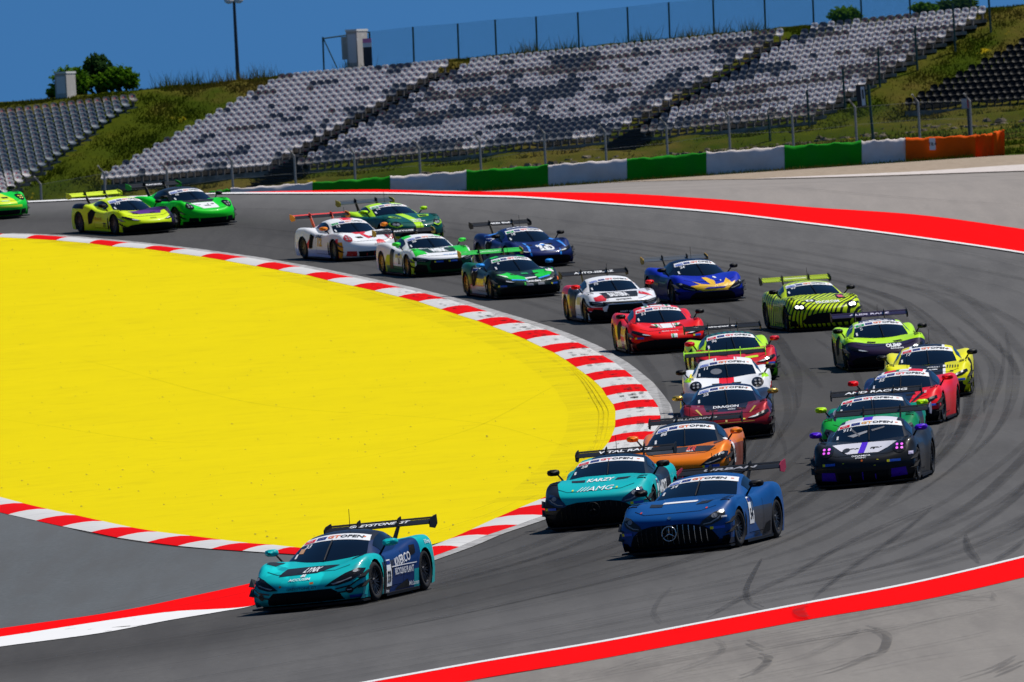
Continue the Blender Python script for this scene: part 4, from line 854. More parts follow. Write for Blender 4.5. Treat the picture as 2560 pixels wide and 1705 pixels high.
def paint(name, base, zones=(), rough=0.38, flake=0.0, coat=0.30):
    """car paint with flat colour fields laid out on the bodywork; a field is an intersection of half spaces in x, y, |y|, z"""
    up_ = lambda c: tuple(min(0.82, x * 1.3) for x in c); base = up_(base); zones = [(up_(z[0]), z[1]) for z in zones]
    m = mat(name, base, rough, flake, coat, 0.07); m.node_tree.nodes['Principled BSDF'].inputs['Coat IOR'].default_value = 1.28
    m.node_tree.nodes['Principled BSDF'].inputs['Coat Roughness'].default_value = 0.05
    if not zones: return m
    t = m.node_tree; tc = t.nodes.new('ShaderNodeTexCoord'); sx = t.nodes.new('ShaderNodeSeparateXYZ'); t.links.new(tc.outputs['Object'], sx.inputs[0]); ay = math_n(m, 'ABSOLUTE', sx.outputs[1]); col = base
    for z in zones:
        c, conds = z[0], z[1]; fac = None
        for cd in conds:
            if cd[0] == 'noise': k = ramp(m, nz(m, cd[1], 3, 0.5, 'Object', cd[3] if len(cd) > 3 else None), [(cd[2], 0.0), (cd[2] + 0.06, 1.0)])
            elif cd[0] == 'stripe':
                _, cx, cy, cz, freq, duty, wob = cd; d = t.nodes.new('ShaderNodeVectorMath'); d.operation = 'DOT_PRODUCT'; t.links.new(tc.outputs['Object'], d.inputs[0]); d.inputs[1].default_value = (cx, cy, cz)
                s_ = math_n(m, 'ADD', d.outputs['Value'], math_n(m, 'MULTIPLY', nz(m, 1.1, 1, 0.3), wob)); k = math_n(m, 'LESS_THAN', math_n(m, 'FRACT', math_n(m, 'MULTIPLY', s_, freq)), duty)
            else:
                cx, cy, ca, cz, dd = cd; d = t.nodes.new('ShaderNodeVectorMath'); d.operation = 'DOT_PRODUCT'; t.links.new(tc.outputs['Object'], d.inputs[0]); d.inputs[1].default_value = (cx, cy, cz); s_ = d.outputs['Value']
                if ca: s_ = math_n(m, 'ADD', s_, math_n(m, 'MULTIPLY', ay, ca))
                k = math_n(m, 'GREATER_THAN', s_, dd)
            fac = k if fac is None else math_n(m, 'MULTIPLY', fac, k)
        col = mixc(m, fac, col, c)
    setcol(m, col); return m

M_GLASS = mat('dark_glass', (0.0025, 0.005, 0.012), 0.05, 0, 0, 0.32); M_TYRE = mat('tyre_rubber', (0.016, 0.016, 0.017), 0.85, spec=0.2); M_RIM = mat('dark_rim', (0.035, 0.035, 0.04), 0.35, 0.7); M_GOLDRIM = mat('gold_rim', (0.30, 0.19, 0.05), 0.35, 0.8)
M_CARB = mat('carbon', (0.006, 0.006, 0.007), 0.5, 0, 0.0, 0.12); M_WELL = mat('wheel_well_black', (0.004, 0.004, 0.004), 0.95, spec=0.05); M_MESH = mat('grille_mesh', (0.006, 0.006, 0.007), 0.7, spec=0.1); M_DISC = mat('brake_disc', (0.05, 0.045, 0.045), 0.5, 0.6)
M_CHROME = mat('chrome', (0.55, 0.56, 0.58), 0.22, 1.0); M_LENS = mat('lamp_lens', (0.010, 0.011, 0.014), 0.15, 0, 0, 0.12); M_REFL = mat('lamp_reflector', (0.22, 0.23, 0.25), 0.6, 0.0, 0, 0.2)
PR = {}
def pr(r, g, b):
    k = 'print_%d_%d_%d' % (r, g, b)
    if k not in PR: PR[k] = mat(k, tuple(min(c, 0.78) for c in srgb(r, g, b)), 0.45, spec=0.25)
    return PR[k]
WHITE, BLACK, RED, BLUE, EU, ORANGE, YELLOW, GREEN = pr(238, 238, 240), pr(14, 14, 16), pr(215, 25, 45), pr(35, 85, 185), pr(25, 45, 120), pr(240, 105, 25), pr(235, 215, 20), pr(20, 150, 80)
M_LIT = bpy.data.materials.new('lit_lamp'); M_LIT.use_nodes = True; M_LIT.node_tree.nodes['Principled BSDF'].inputs['Emission Color'].default_value = (1, 1, 1, 1); M_LIT.node_tree.nodes['Principled BSDF'].inputs['Emission Strength'].default_value = 2.2
M_PINK = bpy.data.materials.new('pink_lamp'); M_PINK.use_nodes = True; M_PINK.node_tree.nodes['Principled BSDF'].inputs['Base Color'].default_value = (0.3, 0.02, 0.3, 1); M_PINK.node_tree.nodes['Principled BSDF'].inputs['Emission Color'].default_value = (0.85, 0.12, 0.95, 1); M_PINK.node_tree.nodes['Principled BSDF'].inputs['Emission Strength'].default_value = 0.9

def lathe(prof, n=28):
    """profile of (radius, y) turned about the y axis"""
    v = []
    for r, y in prof:
        for k in range(n): a = 2 * math.pi * k / n; v.append((r * math.cos(a), y, r * math.sin(a)))
    return v, [(i * n + k, i * n + (k + 1) % n, (i + 1) * n + (k + 1) % n, (i + 1) * n + k) for i in range(len(prof) - 1) for k in range(n)]
def wheel_meshes(r, w):
    h = w / 2; tv, tf = lathe([(r - .105, -h), (r - .05, -h), (r - .012, -h + .03), (r, -h + .06), (r, h - .06), (r - .012, h - .03), (r - .05, h), (r - .105, h - .004), (r - .112, h - .03), (r - .115, -h)])
    mb = MB(); v, f = lathe([(r - .106, h - .012), (r - .118, h - .018), (r - .125, h - .07), (r - .13, -h)]); mb.add(v, f)
    v, f = lathe([(0.0, h - .03), (0.045, h - .03), (0.06, h - .05), (0.06, h - .09)], 12); mb.add(v, f)
    for k in range(10):
        a = 2 * math.pi * k / 10; c, s = math.cos(a), math.sin(a)
        for dd in (-0.5, 0.5):
            ca, sa = math.cos(a + dd * 0.30), math.sin(a + dd * 0.30); p0, p1 = Vector((0.05 * c, h - .045, 0.05 * s)), Vector(((r - .115) * ca, h - .03, (r - .115) * sa)); d = (p1 - p0).normalized(); n_ = Vector((-d.z, 0, d.x)) * 0.010; q = []
            for yy in (0, -0.035): q += [p0 - n_ + Y_ * yy, p0 + n_ + Y_ * yy, p1 + n_ * 1.1 + Y_ * yy, p1 - n_ * 1.1 + Y_ * yy]
            mb.add(q, [(0, 1, 2, 3), (4, 7, 6, 5), (0, 4, 5, 1), (1, 5, 6, 2), (2, 6, 7, 3), (3, 7, 4, 0)])
    dv, df = lathe([(0.02, h - .10), (0.185, h - .10), (0.185, h - .13), (0.05, h - .13)], 20)
    wv, wf = lathe([(0.02, -h + .02), (r - .12, -h + .02)], 20)
    return (mesh_data('tyre', tv, tf, M_TYRE, True), mesh_data('rim', mb.v, mb.f, M_RIM), mesh_data('gold_rim', mb.v, mb.f, M_GOLDRIM), mesh_data('brake_disc', dv + wv, df + [tuple(i + len(dv) for i in q) for q in wf], [M_DISC]))
WHF, WHR = wheel_meshes(0.338, 0.30), wheel_meshes(0.350, 0.32)
def well_mesh():
    v, f = [], []; n = 24; R = 0.365
    for y in (-0.22, 0.195):
        for k in range(n + 1): a = math.pi * (-0.22 + 1.44 * k / n); v.append((R * math.cos(a), y, R * math.sin(a)))
    f = [(k, k + 1, n + 2 + k, n + 1 + k) for k in range(n)] + [tuple(range(n + 1))]
    return mesh_data('wheel_well', v, f, M_WELL)
WELL = well_mesh()

def refine(P, F, maxlen):
    bm = bmesh.new(); vs = [bm.verts.new((p[0], p[1], 0)) for p in P]
    for q in F:
        try: bm.faces.new([vs[i] for i in q])
        except ValueError: pass
    bmesh.ops.triangulate(bm, faces=bm.faces[:])
    for _ in range(5):
        e = [x for x in bm.edges if x.calc_length() > maxlen]
        if not e: break
        bmesh.ops.subdivide_edges(bm, edges=e, cuts=1); bmesh.ops.triangulate(bm, faces=bm.faces[:])
    bm.verts.index_update(); P2 = np.array([(v.co.x, v.co.y) for v in bm.verts]); F2 = [tuple(v.index for v in f.verts) for f in bm.faces]; bm.free(); return P2, F2

class Car:
    def __init__(s, name, ty, X, Y, yaw, label, body, cab, wing=None, rims='dark'):
        s.ty, T = ty, TYPES[ty]; s.T = T; z = float(gz(X, Y)); e = 0.5
        N = Vector((-(float(gz(X + e, Y)) - float(gz(X - e, Y))), -(float(gz(X, Y + e)) - float(gz(X, Y - e))), 2 * e)).normalized(); yw = math.radians(yaw)
        F = Vector((-math.sin(yw), -math.cos(yw), 0)); F = (F - N * F.dot(N)).normalized(); L = N.cross(F)
        s.root = bpy.data.objects.new(name, None); COL.objects.link(s.root); s.root.empty_display_size = 0.3
        s.root.matrix_world = Matrix(((F.x, L.x, N.x, X), (F.y, L.y, N.y, Y), (F.z, L.z, N.z, z + 0.006), (0, 0, 0, 1)))
        tag(s.root, label, 'race car', 'race cars streaming through the bend')
        V, Fc, s.c = body_shape(ty); cv, cf = s.c.mesh(); s.body = mk('body', V, Fc, body, s.root, True); s.cabin = mk('roof', cv, cf, cab, s.root, True)
        allv = [tuple(v) for v in V] + [tuple(v) for v in cv]; allf = Fc + [tuple(i + len(V) for i in f) for f in cf]; s.bvh = BVHTree.FromPolygons(allv, allf)
        s.wheels(rims); s.underparts(); s.glass(); s.wing = None
        if wing: s.rear_wing(**wing)
    def mk(s, name, v, f, m, parent=None, smooth=False): return mk(name, v, f, m, parent or s.root, smooth)
    def wheels(s, rims):
        T = s.T
        for sx, ms in ((1, WHF), (-1, WHR)):
            for sy in (1, -1):
                x = sx * T['wb'] / 2; w = 0.985 if sx > 0 else 1.0; r = (0.338, 0.350)[sx < 0]; h = (0.15, 0.16)[sx < 0]
                o = link('wheel', ms[3], s.root); o.location = (x, sy * (w - h), r); a = (0 if sy > 0 else math.pi) + (-0.07 if sx > 0 else 0); o.rotation_euler = (0, 0, a)
                link('tyre', ms[0], o); link('rim', ms[2] if rims == 'gold' else ms[1], o)
                wl = link('wheel_well', WELL, s.root); wl.location = (x, sy * (w - 0.21), 0.335); wl.rotation_euler = (0, 0, 0 if sy > 0 else math.pi)
    def underparts(s):
        R = s.T['body']; xn = R[2][0]; ys_ = np.linspace(-0.97, 0.97, 15); pts = [(xn + 0.07 - 0.40 * (abs(y) / 0.97) ** 2.4, y) for y in ys_] + [(1.72, 0.97), (1.72, -0.97)]; n = len(pts)
        v = [(x, y, 0.055) for x, y in pts] + [(x, y, 0.085) for x, y in pts]; f = [tuple(range(n)), tuple(range(n, 2 * n))] + [(i, (i + 1) % n, (i + 1) % n + n, i + n) for i in range(n)]; s.splitter = s.mk('splitter', v, f, M_CARB)
        v, f = box(-2.0, 1.75, -0.60, 0.60, 0.06, 0.12); s.mk('floor', v, f, M_WELL)
        for sy in (-1, 1):
            v, f = box(-0.90, 0.92, 0.80, 1.0, 0.055, 0.10); s.mk('side_skirt', [(x, y * sy, z) for x, y, z in v], f, M_CARB)
            for k, (zz, x0) in enumerate(((0.30, xn - 0.36), (0.46, xn - 0.40))):
                v = [(x0 + 0.06, sy * 0.90, zz - 0.02), (x0 - 0.26, sy * 0.97, zz + 0.08), (x0 - 0.28, sy * 1.05, zz + 0.11), (x0 - 0.02, sy * 1.02, zz - 0.0)]; v += [(a, b, c + 0.012) for a, b, c in v]; s.mk('dive_plane', v, [(0, 1, 2, 3), (4, 7, 6, 5), (0, 4, 5, 1), (1, 5, 6, 2), (2, 6, 7, 3), (3, 7, 4, 0)], M_CARB)
    def patch(s, name, u0, u1, t0, t1, off, m, parent=None, nu=10, nt=14):
        v = [s.c.top(u, t0(u) + (t1(u) - t0(u)) * j / (nt - 1), off) for u in np.linspace(u0, u1, nu) for j in range(nt)]; return s.mk(name, v, grid_faces(nu, nt), m, parent, True)
    def glass(s):
        s.screen = s.patch('windscreen', 0.05, 2.93, lambda u: -0.95, lambda u: 0.95, 0.006, M_GLASS, None, 18, 18)
        for sg in (-1, 1):
            v = [s.c.side(u, q0 + (0.93 - q0) * j / 6, sg, 0.008) for u, q0 in zip(np.linspace(1.75, 5.6, 14), np.linspace(0.40, 0.40, 14)) for j in range(7)]; s.mk('side_window', v, grid_faces(14, 7), M_GLASS, None, True)
        v, f = [], []
        for k in range(2):
            p = Vector(s.c.top(0.15, 0.1 - 0.2 * k, 0.03)); q = Vector(s.c.top(1.9, 0.02, 0.03)); 
        mb = MB(); mb.tube([Vector(s.c.top(0.05, 0.05, 0.03)), Vector(s.c.top(1.0, 0.03, 0.035)), Vector(s.c.top(2.0, 0.0, 0.03))], 0.012, 4); s.mk('wiper', mb.v, mb.f, M_CARB)
        mb = MB(); p = Vector(s.c.top(4.2, 0.1)); mb.tube([p, p + Vector((-0.04, 0, 0.34))], 0.006, 4); s.mk('antenna', mb.v, mb.f, M_CARB)
    def yspan(s, name, y0, y1, u0, u1, off, m, parent): return s.patch(name, u0, u1, lambda u: s.c.t_at(u, y0), lambda u: s.c.t_at(u, y1), off, m, parent, 5, 6)
    def gtext(s, txt, yc, uc, h, hu, m, parent, wide=1.0, bold=0.012, off=0.016, shear=0.0, name='lettering'):
        P, F = text_mesh(txt, 1.0, wide, bold, shear); ext = P[:, 1].max() - P[:, 1].min(); P = P / ext; v = []
        for a, b in P:
            u = uc + b * hu; v.append(s.c.top(u, s.c.t_at(u, yc + a * h), off))
        return s.mk(name, v, F, m, parent)
    def banner(s, cls, number, gt=ORANGE, ncol=None):
        W = s.c.p(2.5)[2] * 0.93; b = s.patch('windscreen_banner', 2.12, 3.02, lambda u: -0.97, lambda u: 0.97, 0.011, WHITE, None, 8, 18); mc, tx = {'PRO': (RED, 'PRO'), 'PROAM': (BLUE, 'PROAM'), 'AM': (GREEN, 'AM')}[cls]
        s.yspan('class_mark', -W, -W + 0.20, 2.20, 2.66, 0.014, mc, b); s.gtext(tx, -W + 0.10, 2.43, 0.04, 0.2, WHITE, b, 1.0, 0.01, 0.017)
        s.yspan('flag_mark', -W + 0.23, -W + 0.40, 2.28, 2.72, 0.014, EU, b)
        for k in range(3): s.yspan('star', -W + 0.28 + 0.03 * k, -W + 0.29 + 0.03 * k, 2.45 + 0.06 * (k == 1), 2.50 + 0.06 * (k == 1), 0.017, YELLOW, b)
        s.gtext('GT', -W + 0.53, 2.54, 0.078, 0.40, gt, b, 1.55, 0.035); s.gtext('OPEN', -W + 0.83, 2.56, 0.078, 0.40, BLACK, b, 1.45, 0.03)
        s.yspan('badge', W - 0.10, W - 0.05, 2.5, 2.65, 0.015, ORANGE, b)
        if number: s.gtext(number, -W + 0.075 + 0.03 * len(number), 1.78, 0.085, 0.42, ncol or WHITE, s.screen, 1.1, 0.02, 0.012, 0.15, 'windscreen_number')
        s.yspan('stickers', -W - 0.04, -W + 0.0, 0.7, 1.2, 0.012, WHITE, s.screen)
        return b
    # ---- flat prints laid on the bodywork
    def hit(s, kind, a, b):
        if kind == 'front': o, d = Vector((6, a, b)), Vector((-1, 0, 0))
        elif kind == 'top': o, d = Vector((a, b, 4)), Vector((0, 0, -1))
        elif kind == 'left': o, d = Vector((a, 5, b)), Vector((0, -1, 0))
        else: o, d = Vector((a, -5, b)), Vector((0, 1, 0))
        h = s.bvh.ray_cast(o, d)
        if h[0] is None: h = s.bvh.find_nearest({'front': Vector((2.2, a, b)), 'top': Vector((a, b, 0.8)), 'left': Vector((a, 1.0, b)), 'right': Vector((a, -1.0, b))}[kind])
        n = h[1] if h[1].dot(d) < 0 else -h[1]; return h[0], n
    def decal(s, name, kind, P, F, m, parent=None, off=0.007, maxlen=0.09):
        if maxlen: P, F = refine(P, F, maxlen)
        v = []
        for a, b in P:
            h, n = s.hit(kind, float(a), float(b)); v.append(h + n * off)
        return s.mk(name, v, F, m, parent or s.body, False)
    def poly(s, name, kind, pts, m, parent=None, off=0.007, both=False, maxlen=0.09):
        o = s.decal(name, kind, pts, [tuple(range(len(pts)))], m, parent, off, maxlen)
        if both:
            if kind == 'front': s.decal(name, kind, [(-a, b) for a, b in pts], [tuple(range(len(pts)))], m, parent, off, maxlen)
            elif kind == 'top': s.decal(name, kind, [(a, -b) for a, b in pts], [tuple(range(len(pts)))], m, parent, off, maxlen)
            elif kind == 'left': s.decal(name, 'right', pts, [tuple(range(len(pts)))], m, parent, off, maxlen)
        return o
    def text(s, txt, kind, c, h, m, wide=1.0, bold=0.015, shear=0.0, rise=0.0, off=0.012, parent=None, name='lettering', stretch=1.0):
        P, F = text_mesh(txt, 1.0, wide, bold, shear); ext = P[:, 1].max() - P[:, 1].min(); P = P * (h / ext); P = np.stack([P[:, 0], P[:, 1] * stretch + P[:, 0] * rise], 1)
        if kind in ('front', 'right'): Q2 = [(c[0] + a, c[1] + b) for a, b in P]
        elif kind == 'left': Q2 = [(c[0] - a, c[1] + b) for a, b in P]
        else: Q2 = [(c[0] - b, c[1] + a) for a, b in P]
        return s.decal(name, kind, Q2, F, m, parent, off, 0)
    def mirrors(s, m):
        x, y, z = s.T['mir']
        for sy in (-1, 1):
            v, n = [], 10
            for i in range(7):
                t = i / 6; xx = 0.10 - 0.20 * t; k = (0.25, 0.72, 0.92, 1.0, 1.0, 0.97, 0.9)[i]
                for j in range(n):
                    a = 2 * math.pi * j / n; cy, cz = math.cos(a), math.sin(a); cy = math.copysign(abs(cy) ** 0.7, cy); cz = math.copysign(abs(cz) ** 0.7, cz); v.append((x + xx - 0.03 * cy * 1, sy * (y + 0.125 * cy * k), z + 0.062 * cz * k))
            f = [(i * n + j, i * n + (j + 1) % n, (i + 1) * n + (j + 1) % n, (i + 1) * n + j) for i in range(6) for j in range(n)] + [tuple(range(n))]; o = s.mk('mirror', v, f, m, None, True)
            p, _ = s.hit('top', x - 0.02, sy * 0.83); mb = MB(); mb.tube([p - Vector((0, 0, 0.03)), Vector((x, sy * (y - 0.09), z - 0.05)), Vector((x - 0.02, sy * (y - 0.02), z - 0.03))], [0.022, 0.016, 0.016], 5); s.mk('mirror_arm', mb.v, mb.f, M_CARB, o)
    def rear_wing(s, m=None, txt=None, tcol=None, end=None, edge=None, pil=None, th=0.085, twide=1.5, sw=0.0):
        T = s.T; m = m or M_CARB; W = T['ww'] / 2; x0, z0 = T['wF'], T['wh']; v = []; prof = [(0.20, -0.038), (0.205, -0.026), (0.16, -0.012), (0.05, 0.016), (-0.09, 0.040), (-0.10, 0.032), (0.04, -0.008), (0.15, -0.040)]
        for y in (-W, 0, W):
            for a, b in prof: v.append((x0 + a, y, z0 + b))
        n = len(prof); f = [(i * n + j, i * n + (j + 1) % n, (i + 1) * n + (j + 1) % n, (i + 1) * n + j) for i in range(2) for j in range(n)]; w = s.mk('rear_wing', v, f, m); s.wing = w
        v = []; fp = [(-0.095, 0.042), (-0.10, 0.050), (-0.17, 0.074), (-0.172, 0.066)]
        for y in (-W, W): v += [(x0 + a, y, z0 + b) for a, b in fp]
        s.mk('wing_flap', v, [(0, 1, 5, 4), (1, 2, 6, 5), (2, 3, 7, 6), (3, 0, 4, 7)], edge or m, w)
        for sy in (-1, 1):
            pts = [(0.22, -0.09), (0.22, 0.02), (0.10, 0.07), (-0.19, 0.105), (-0.20, -0.05), (-0.05, -0.12)]; v = [(x0 + a, sy * W, z0 + b) for a, b in pts] + [(x0 + a, sy * (W + 0.018), z0 + b) for a, b in pts]; n = 6
            s.mk('wing_endplate', v, [tuple(range(n)), tuple(range(n, 2 * n))] + [(i, (i + 1) % n, (i + 1) % n + n, i + n) for i in range(n)], end or M_CARB, w)
            pts = [(-1.55, 0.86), (-1.78, 0.86), (x0 + 0.02, z0 + 0.02), (x0 - 0.02, z0 + 0.10), (x0 + 0.10, z0 + 0.115), (x0 + 0.16, z0 + 0.06), (x0 + 0.16, z0 - 0.02)]; pts = [(-1.62, 0.84), (-1.86, 0.84), (x0 - 0.04, z0 + 0.06), (x0 - 0.02, z0 + 0.13), (x0 + 0.14, z0 + 0.10), (x0 + 0.17, z0 + 0.02)]; n = 6
            v = [(a, sy * 0.36 - 0.008, b) for a, b in pts] + [(a, sy * 0.36 + 0.008, b) for a, b in pts]; s.mk('wing_pillar', v, [tuple(range(n)), tuple(range(n, 2 * n))] + [(i, (i + 1) % n, (i + 1) % n + n, i + n) for i in range(n)], pil or M_CARB, w)
        if txt:
            P, F = text_mesh(txt, 1.0, twide, 0.03, 0.1); ext = P[:, 1].max() - P[:, 1].min(); wd = P[:, 0].max() - P[:, 0].min(); P = P / ext * th; sc = min(1.0, (2 * W * 0.86) / (wd / ext * th)); v = []
            d = Vector((-0.25, 0, 0.10)).normalized(); nrm = Vector((0.10, 0, 0.25)).normalized()
            for a, b in P: v.append(Vector((x0 + 0.055, sw + a * sc, z0 + 0.016)) + Vector((-0.96, 0, 0.27)) * b * 2.4 + nrm * 0.014)
            s.mk('wing_lettering', v, F, tcol or WHITE, w)
    def plate(s, num, side, x, z, w=0.36, h=0.42, tcol=None):
        sg = 1; o = s.poly('number_panel', side, [(x - w / 2, z - h / 2), (x + w / 2, z - h / 2), (x + w / 2, z + h / 2), (x - w / 2, z + h / 2)], WHITE); s.text(num, side, (x, z - 0.06), 0.20, tcol or BLACK, 0.8, 0.03, parent=s.body, off=0.014, name='door_number')
        s.poly('panel_band', side, [(x - w / 2 + .02, z + h / 2 - 0.08), (x + w / 2 - .02, z + h / 2 - 0.08), (x + w / 2 - .02, z + h / 2 - .02), (x - w / 2 + .02, z + h / 2 - .02)], EU, off=0.012)
    def lights(s, pts, lamps, lens=None, lampm=None, name='headlight'):
        """pts: outline in the front view for the left side (y>0); lamps: small bright shapes in it"""
        for sg in (1, -1):
            o = s.decal(name, 'front', [(sg * a, b) for a, b in pts], [tuple(range(len(pts)))], lens or M_LENS, s.root, 0.010, 0.07)
            for lp in lamps: s.decal('lamp', 'front', [(sg * a, b) for a, b in lp], [tuple(range(len(lp)))], lampm or M_REFL, o, 0.018, 0.07)
    def grille(s, pts, nbar=0, barm=None, z0=0.16, z1=0.36, w=0.5, bw=0.010):
        o = s.decal('grille', 'front', pts, [tuple(range(len(pts)))], M_MESH, s.root, 0.008, 0.07)
        for k in range(nbar):
            y = -w + 2 * w * k / max(nbar - 1, 1); zt = z1 - (z1 - z0) * 0.35 * abs(y / w) ** 3; v = []
            for i in range(5):
                zz = z0 + (zt - z0) * i / 4; h, n_ = s.hit('front', y, zz); h = h + n_ * 0.02
                v += [h + Vector((0, -bw, 0)), h + Vector((0.012, 0, 0)), h + Vector((0, bw, 0))]
            s.mk('grille_bar', v, grid_faces(5, 3), barm or M_CARB, o)
        return o
def seams(c):
    """shut lines of doors and bonnet"""
    x0, x1 = (0.55, -0.45) if c.ty in ('am', 'as') else (0.92, -0.25)
    for side in ('left', 'right'):
        for pts in ([(x0, .20), (x0 + .008, .20), (x0 + .03, .72), (x0 + .022, .72)], [(x1, .20), (x1 + .008, .20), (x1 - .04, .74), (x1 - .048, .74)], [(x0, .205), (x1, .205), (x1, .195), (x0, .195)]): c.poly('shut_line', side, pts, M_WELL, off=.006)
    w = c.T['wb'] / 2
    for side in ('left', 'right'): c.poly('wheel_outlet', side, [(w - .40, .17), (w - .53, .18), (w - .50, .50), (w - .42, .60)], M_MESH, c.root, .008)
    if c.ty != 'mc':
        for k in range(4): c.poly('fender_louvre', 'top', [(w + .20 - .11 * k, .74), (w + .245 - .11 * k, .74), (w + .245 - .11 * k, .90), (w + .20 - .11 * k, .90)], M_WELL, both=True)
    z = {'mc': .60, 'fe': .58, 'au': .62, 'am': .70, 'as': .69, 'po': .60}[c.ty]
    c.poly('shut_line', 'front', [(-.72, z + .06), (-.5, z), (.5, z), (.72, z + .06), (.72, z + .066), (.5, z + .005), (-.5, z + .005), (-.72, z + .066)], M_WELL, off=.006)
def circ(cy, cz, ry, rz, n=16): return [(cy + ry * math.cos(2 * math.pi * k / n), cz + rz * math.sin(2 * math.pi * k / n)) for k in range(n)]
def rect(a0, a1, b0, b1): return [(a0, b0), (a1, b0), (a1, b1), (a0, b1)]
# front details shared by cars of one make
HL = {'mc': [(.40, .36), (.52, .44), (.70, .54), (.86, .60), (.94, .585), (.93, .50), (.80, .41), (.60, .36)], 'fe': [(.42, .46), (.60, .52), (.82, .60), (.90, .62), (.92, .56), (.80, .50), (.62, .455)],
      'au': [(.46, .50), (.60, .545), (.86, .60), (.93, .60), (.92, .50), (.80, .465), (.60, .45)], 'am': [(.50, .46), (.56, .54), (.74, .66), (.86, .69), (.90, .62), (.84, .52), (.70, .455), (.58, .44)],
      'as': circ(.70, .64, .15, .085), 'po': circ(.70, .70, .135, .105)}
def front(c, kind=None, lit=False, lens=None, lampm=None, mouth=None):
    ty = c.ty; seams(c)
    if ty == 'mc':
        c.lights(HL[ty], [[(.50, .392), (.66, .425), (.80, .47), (.80, .455), (.66, .408), (.54, .38)], circ(.84, .555, .035, .022, 10)], lens, lampm)
        c.grille([(-.66, .13), (.66, .13), (.62, .24), (.50, .325), (-.50, .325), (-.62, .24)], 3, M_CARB, 0.14, 0.325, 0.26, 0.008)
    elif ty == 'fe':
        c.lights(HL[ty], [[(.46, .468), (.60, .505), (.68, .522), (.68, .50), (.60, .478)]], lens, lampm or WHITE)
        c.grille([(-.80, .13), (.80, .13), (.86, .26), (.74, .33), (.40, .37), (-.40, .37), (-.74, .33), (-.86, .26)], 2, M_CARB, 0.14, 0.34, 0.45, 0.012)
        for sg in (-1, 1): c.poly('hood_vent', 'top', [(1.55, sg * .20), (1.70, sg * .24), (1.66, sg * .44), (1.50, sg * .40)], M_MESH)
    elif ty == 'au':
        c.lights(HL[ty], [[(.56, .50), (.70, .54), (.86, .575), (.86, .555), (.70, .515)], [(.62, .475), (.84, .51), (.84, .497), (.62, .463)]], lens, lampm)
        c.grille([(-.46, .20), (.46, .20), (.52, .34), (.46, .50), (-.46, .50), (-.52, .34)], 0)
        for sg in (-1, 1): c.poly('air_intake', 'front', [(sg * .54, .14), (sg * .92, .14), (sg * .92, .30), (sg * .84, .40), (sg * .60, .36)], M_MESH, c.root)
    elif ty == 'am':
        c.lights(HL[ty], [[(.56, .47), (.68, .482), (.80, .545), (.84, .60), (.82, .60), (.77, .555), (.67, .50), (.57, .485)], circ(.74, .60, .05, .035, 10)], lens or mat('smoked_lens', (0.03, 0.035, 0.04), 0.25, 0, 0, 0.08), lampm)
        g = c.grille([(-.72, .15), (.72, .15), (.78, .22), (.70, .36), (.54, .47), (.30, .515), (-.30, .515), (-.54, .47), (-.70, .36), (-.78, .22)], 14, kind or M_CHROME, 0.19, 0.505, 0.60, 0.0075)
        h, n = c.hit('front', 0, 0.37); mb = MB(); ring = [h + Vector((0.055, 0.125 * math.cos(a), 0.125 * math.sin(a))) for a in np.linspace(0, 2 * math.pi, 25)]; mb.tube(ring, 0.011, 5, False)
        for a in (math.pi / 2, math.pi * 7 / 6, math.pi * 11 / 6): mb.tube([h + Vector((0.06, 0, 0)), h + Vector((0.055, 0.12 * math.cos(a), 0.12 * math.sin(a)))], [0.018, 0.005], 4)
        c.mk('grille_star', mb.v, mb.f, kind or M_CHROME, g, True)
        for sg in (-1, 1): c.poly('corner_intake', 'front', [(sg * .80, .14), (sg * .93, .16), (sg * .94, .26), (sg * .84, .24)], M_MESH, c.root)
    elif ty == 'as':
        c.lights(HL[ty], [circ(.655, .635, .05, .04, 10), circ(.755, .645, .05, .04, 10)], lens, M_LIT if lit else lampm)
        c.grille([(-.60, .20), (.60, .20), (.66, .28), (.52, .42), (.28, .475), (-.28, .475), (-.52, .42), (-.66, .28)], 0)
        for sg in (-1, 1): c.poly('air_intake', 'front', [(sg * .74, .14), (sg * .92, .16), (sg * .92, .30), (sg * .80, .30)], M_MESH, c.root)
    elif ty == 'po':
        c.lights(HL[ty], [circ(.655, .735, .026, .022, 8), circ(.745, .735, .026, .022, 8), circ(.655, .672, .026, .022, 8), circ(.745, .672, .026, .022, 8)], lens, lampm)
        c.grille([(-.46, .14), (.46, .14), (.50, .30), (-.50, .30)], 3, mouth or M_CARB, 0.15, 0.29, 0.24, 0.010)
        for sg in (-1, 1): c.poly('air_intake', 'front', [(sg * .52, .15), (sg * .82, .17), (sg * .80, .32), (sg * .54, .31)], mouth or M_MESH, c.root)
        for sg in (-1, 1): c.poly('hood_vent', 'top', [(1.42, sg * .12), (1.62, sg * .10), (1.66, sg * .30), (1.48, sg * .34)], M_MESH)
def tyre_sticker(c, y, z, yel=True, w=0.17):
    for sg in (-1, 1):
        c.poly('sponsor_sticker', 'front', rect(sg * y - w / 2, sg * y + w / 2, z - .022, z + .022), BLUE, c.body, 0.012); c.poly('sponsor_sticker', 'front', rect(sg * y - w / 2 - .05, sg * y - w / 2, z - .022, z + .022), YELLOW, c.body, 0.013)
def side_scoop(c, m=None, x0=-0.55, x1=-0.15):
    c.poly('side_intake', 'left', [(x0 - .1, .30), (x0 + .12, .34), (x1, .70), (x0 + .05, .80), (x0 - .12, .66)], m or M_MESH, c.root, 0.009, True)

# ------------------------------------------------------------------ the field, from the leader back
def lin(r, g, b): return tuple(min(0.8, c) for c in srgb(r, g, b))
TEAL, NAVY, BLK = (0.004, 0.33, 0.33), lin(16, 38, 78), (0.010, 0.010, 0.012)

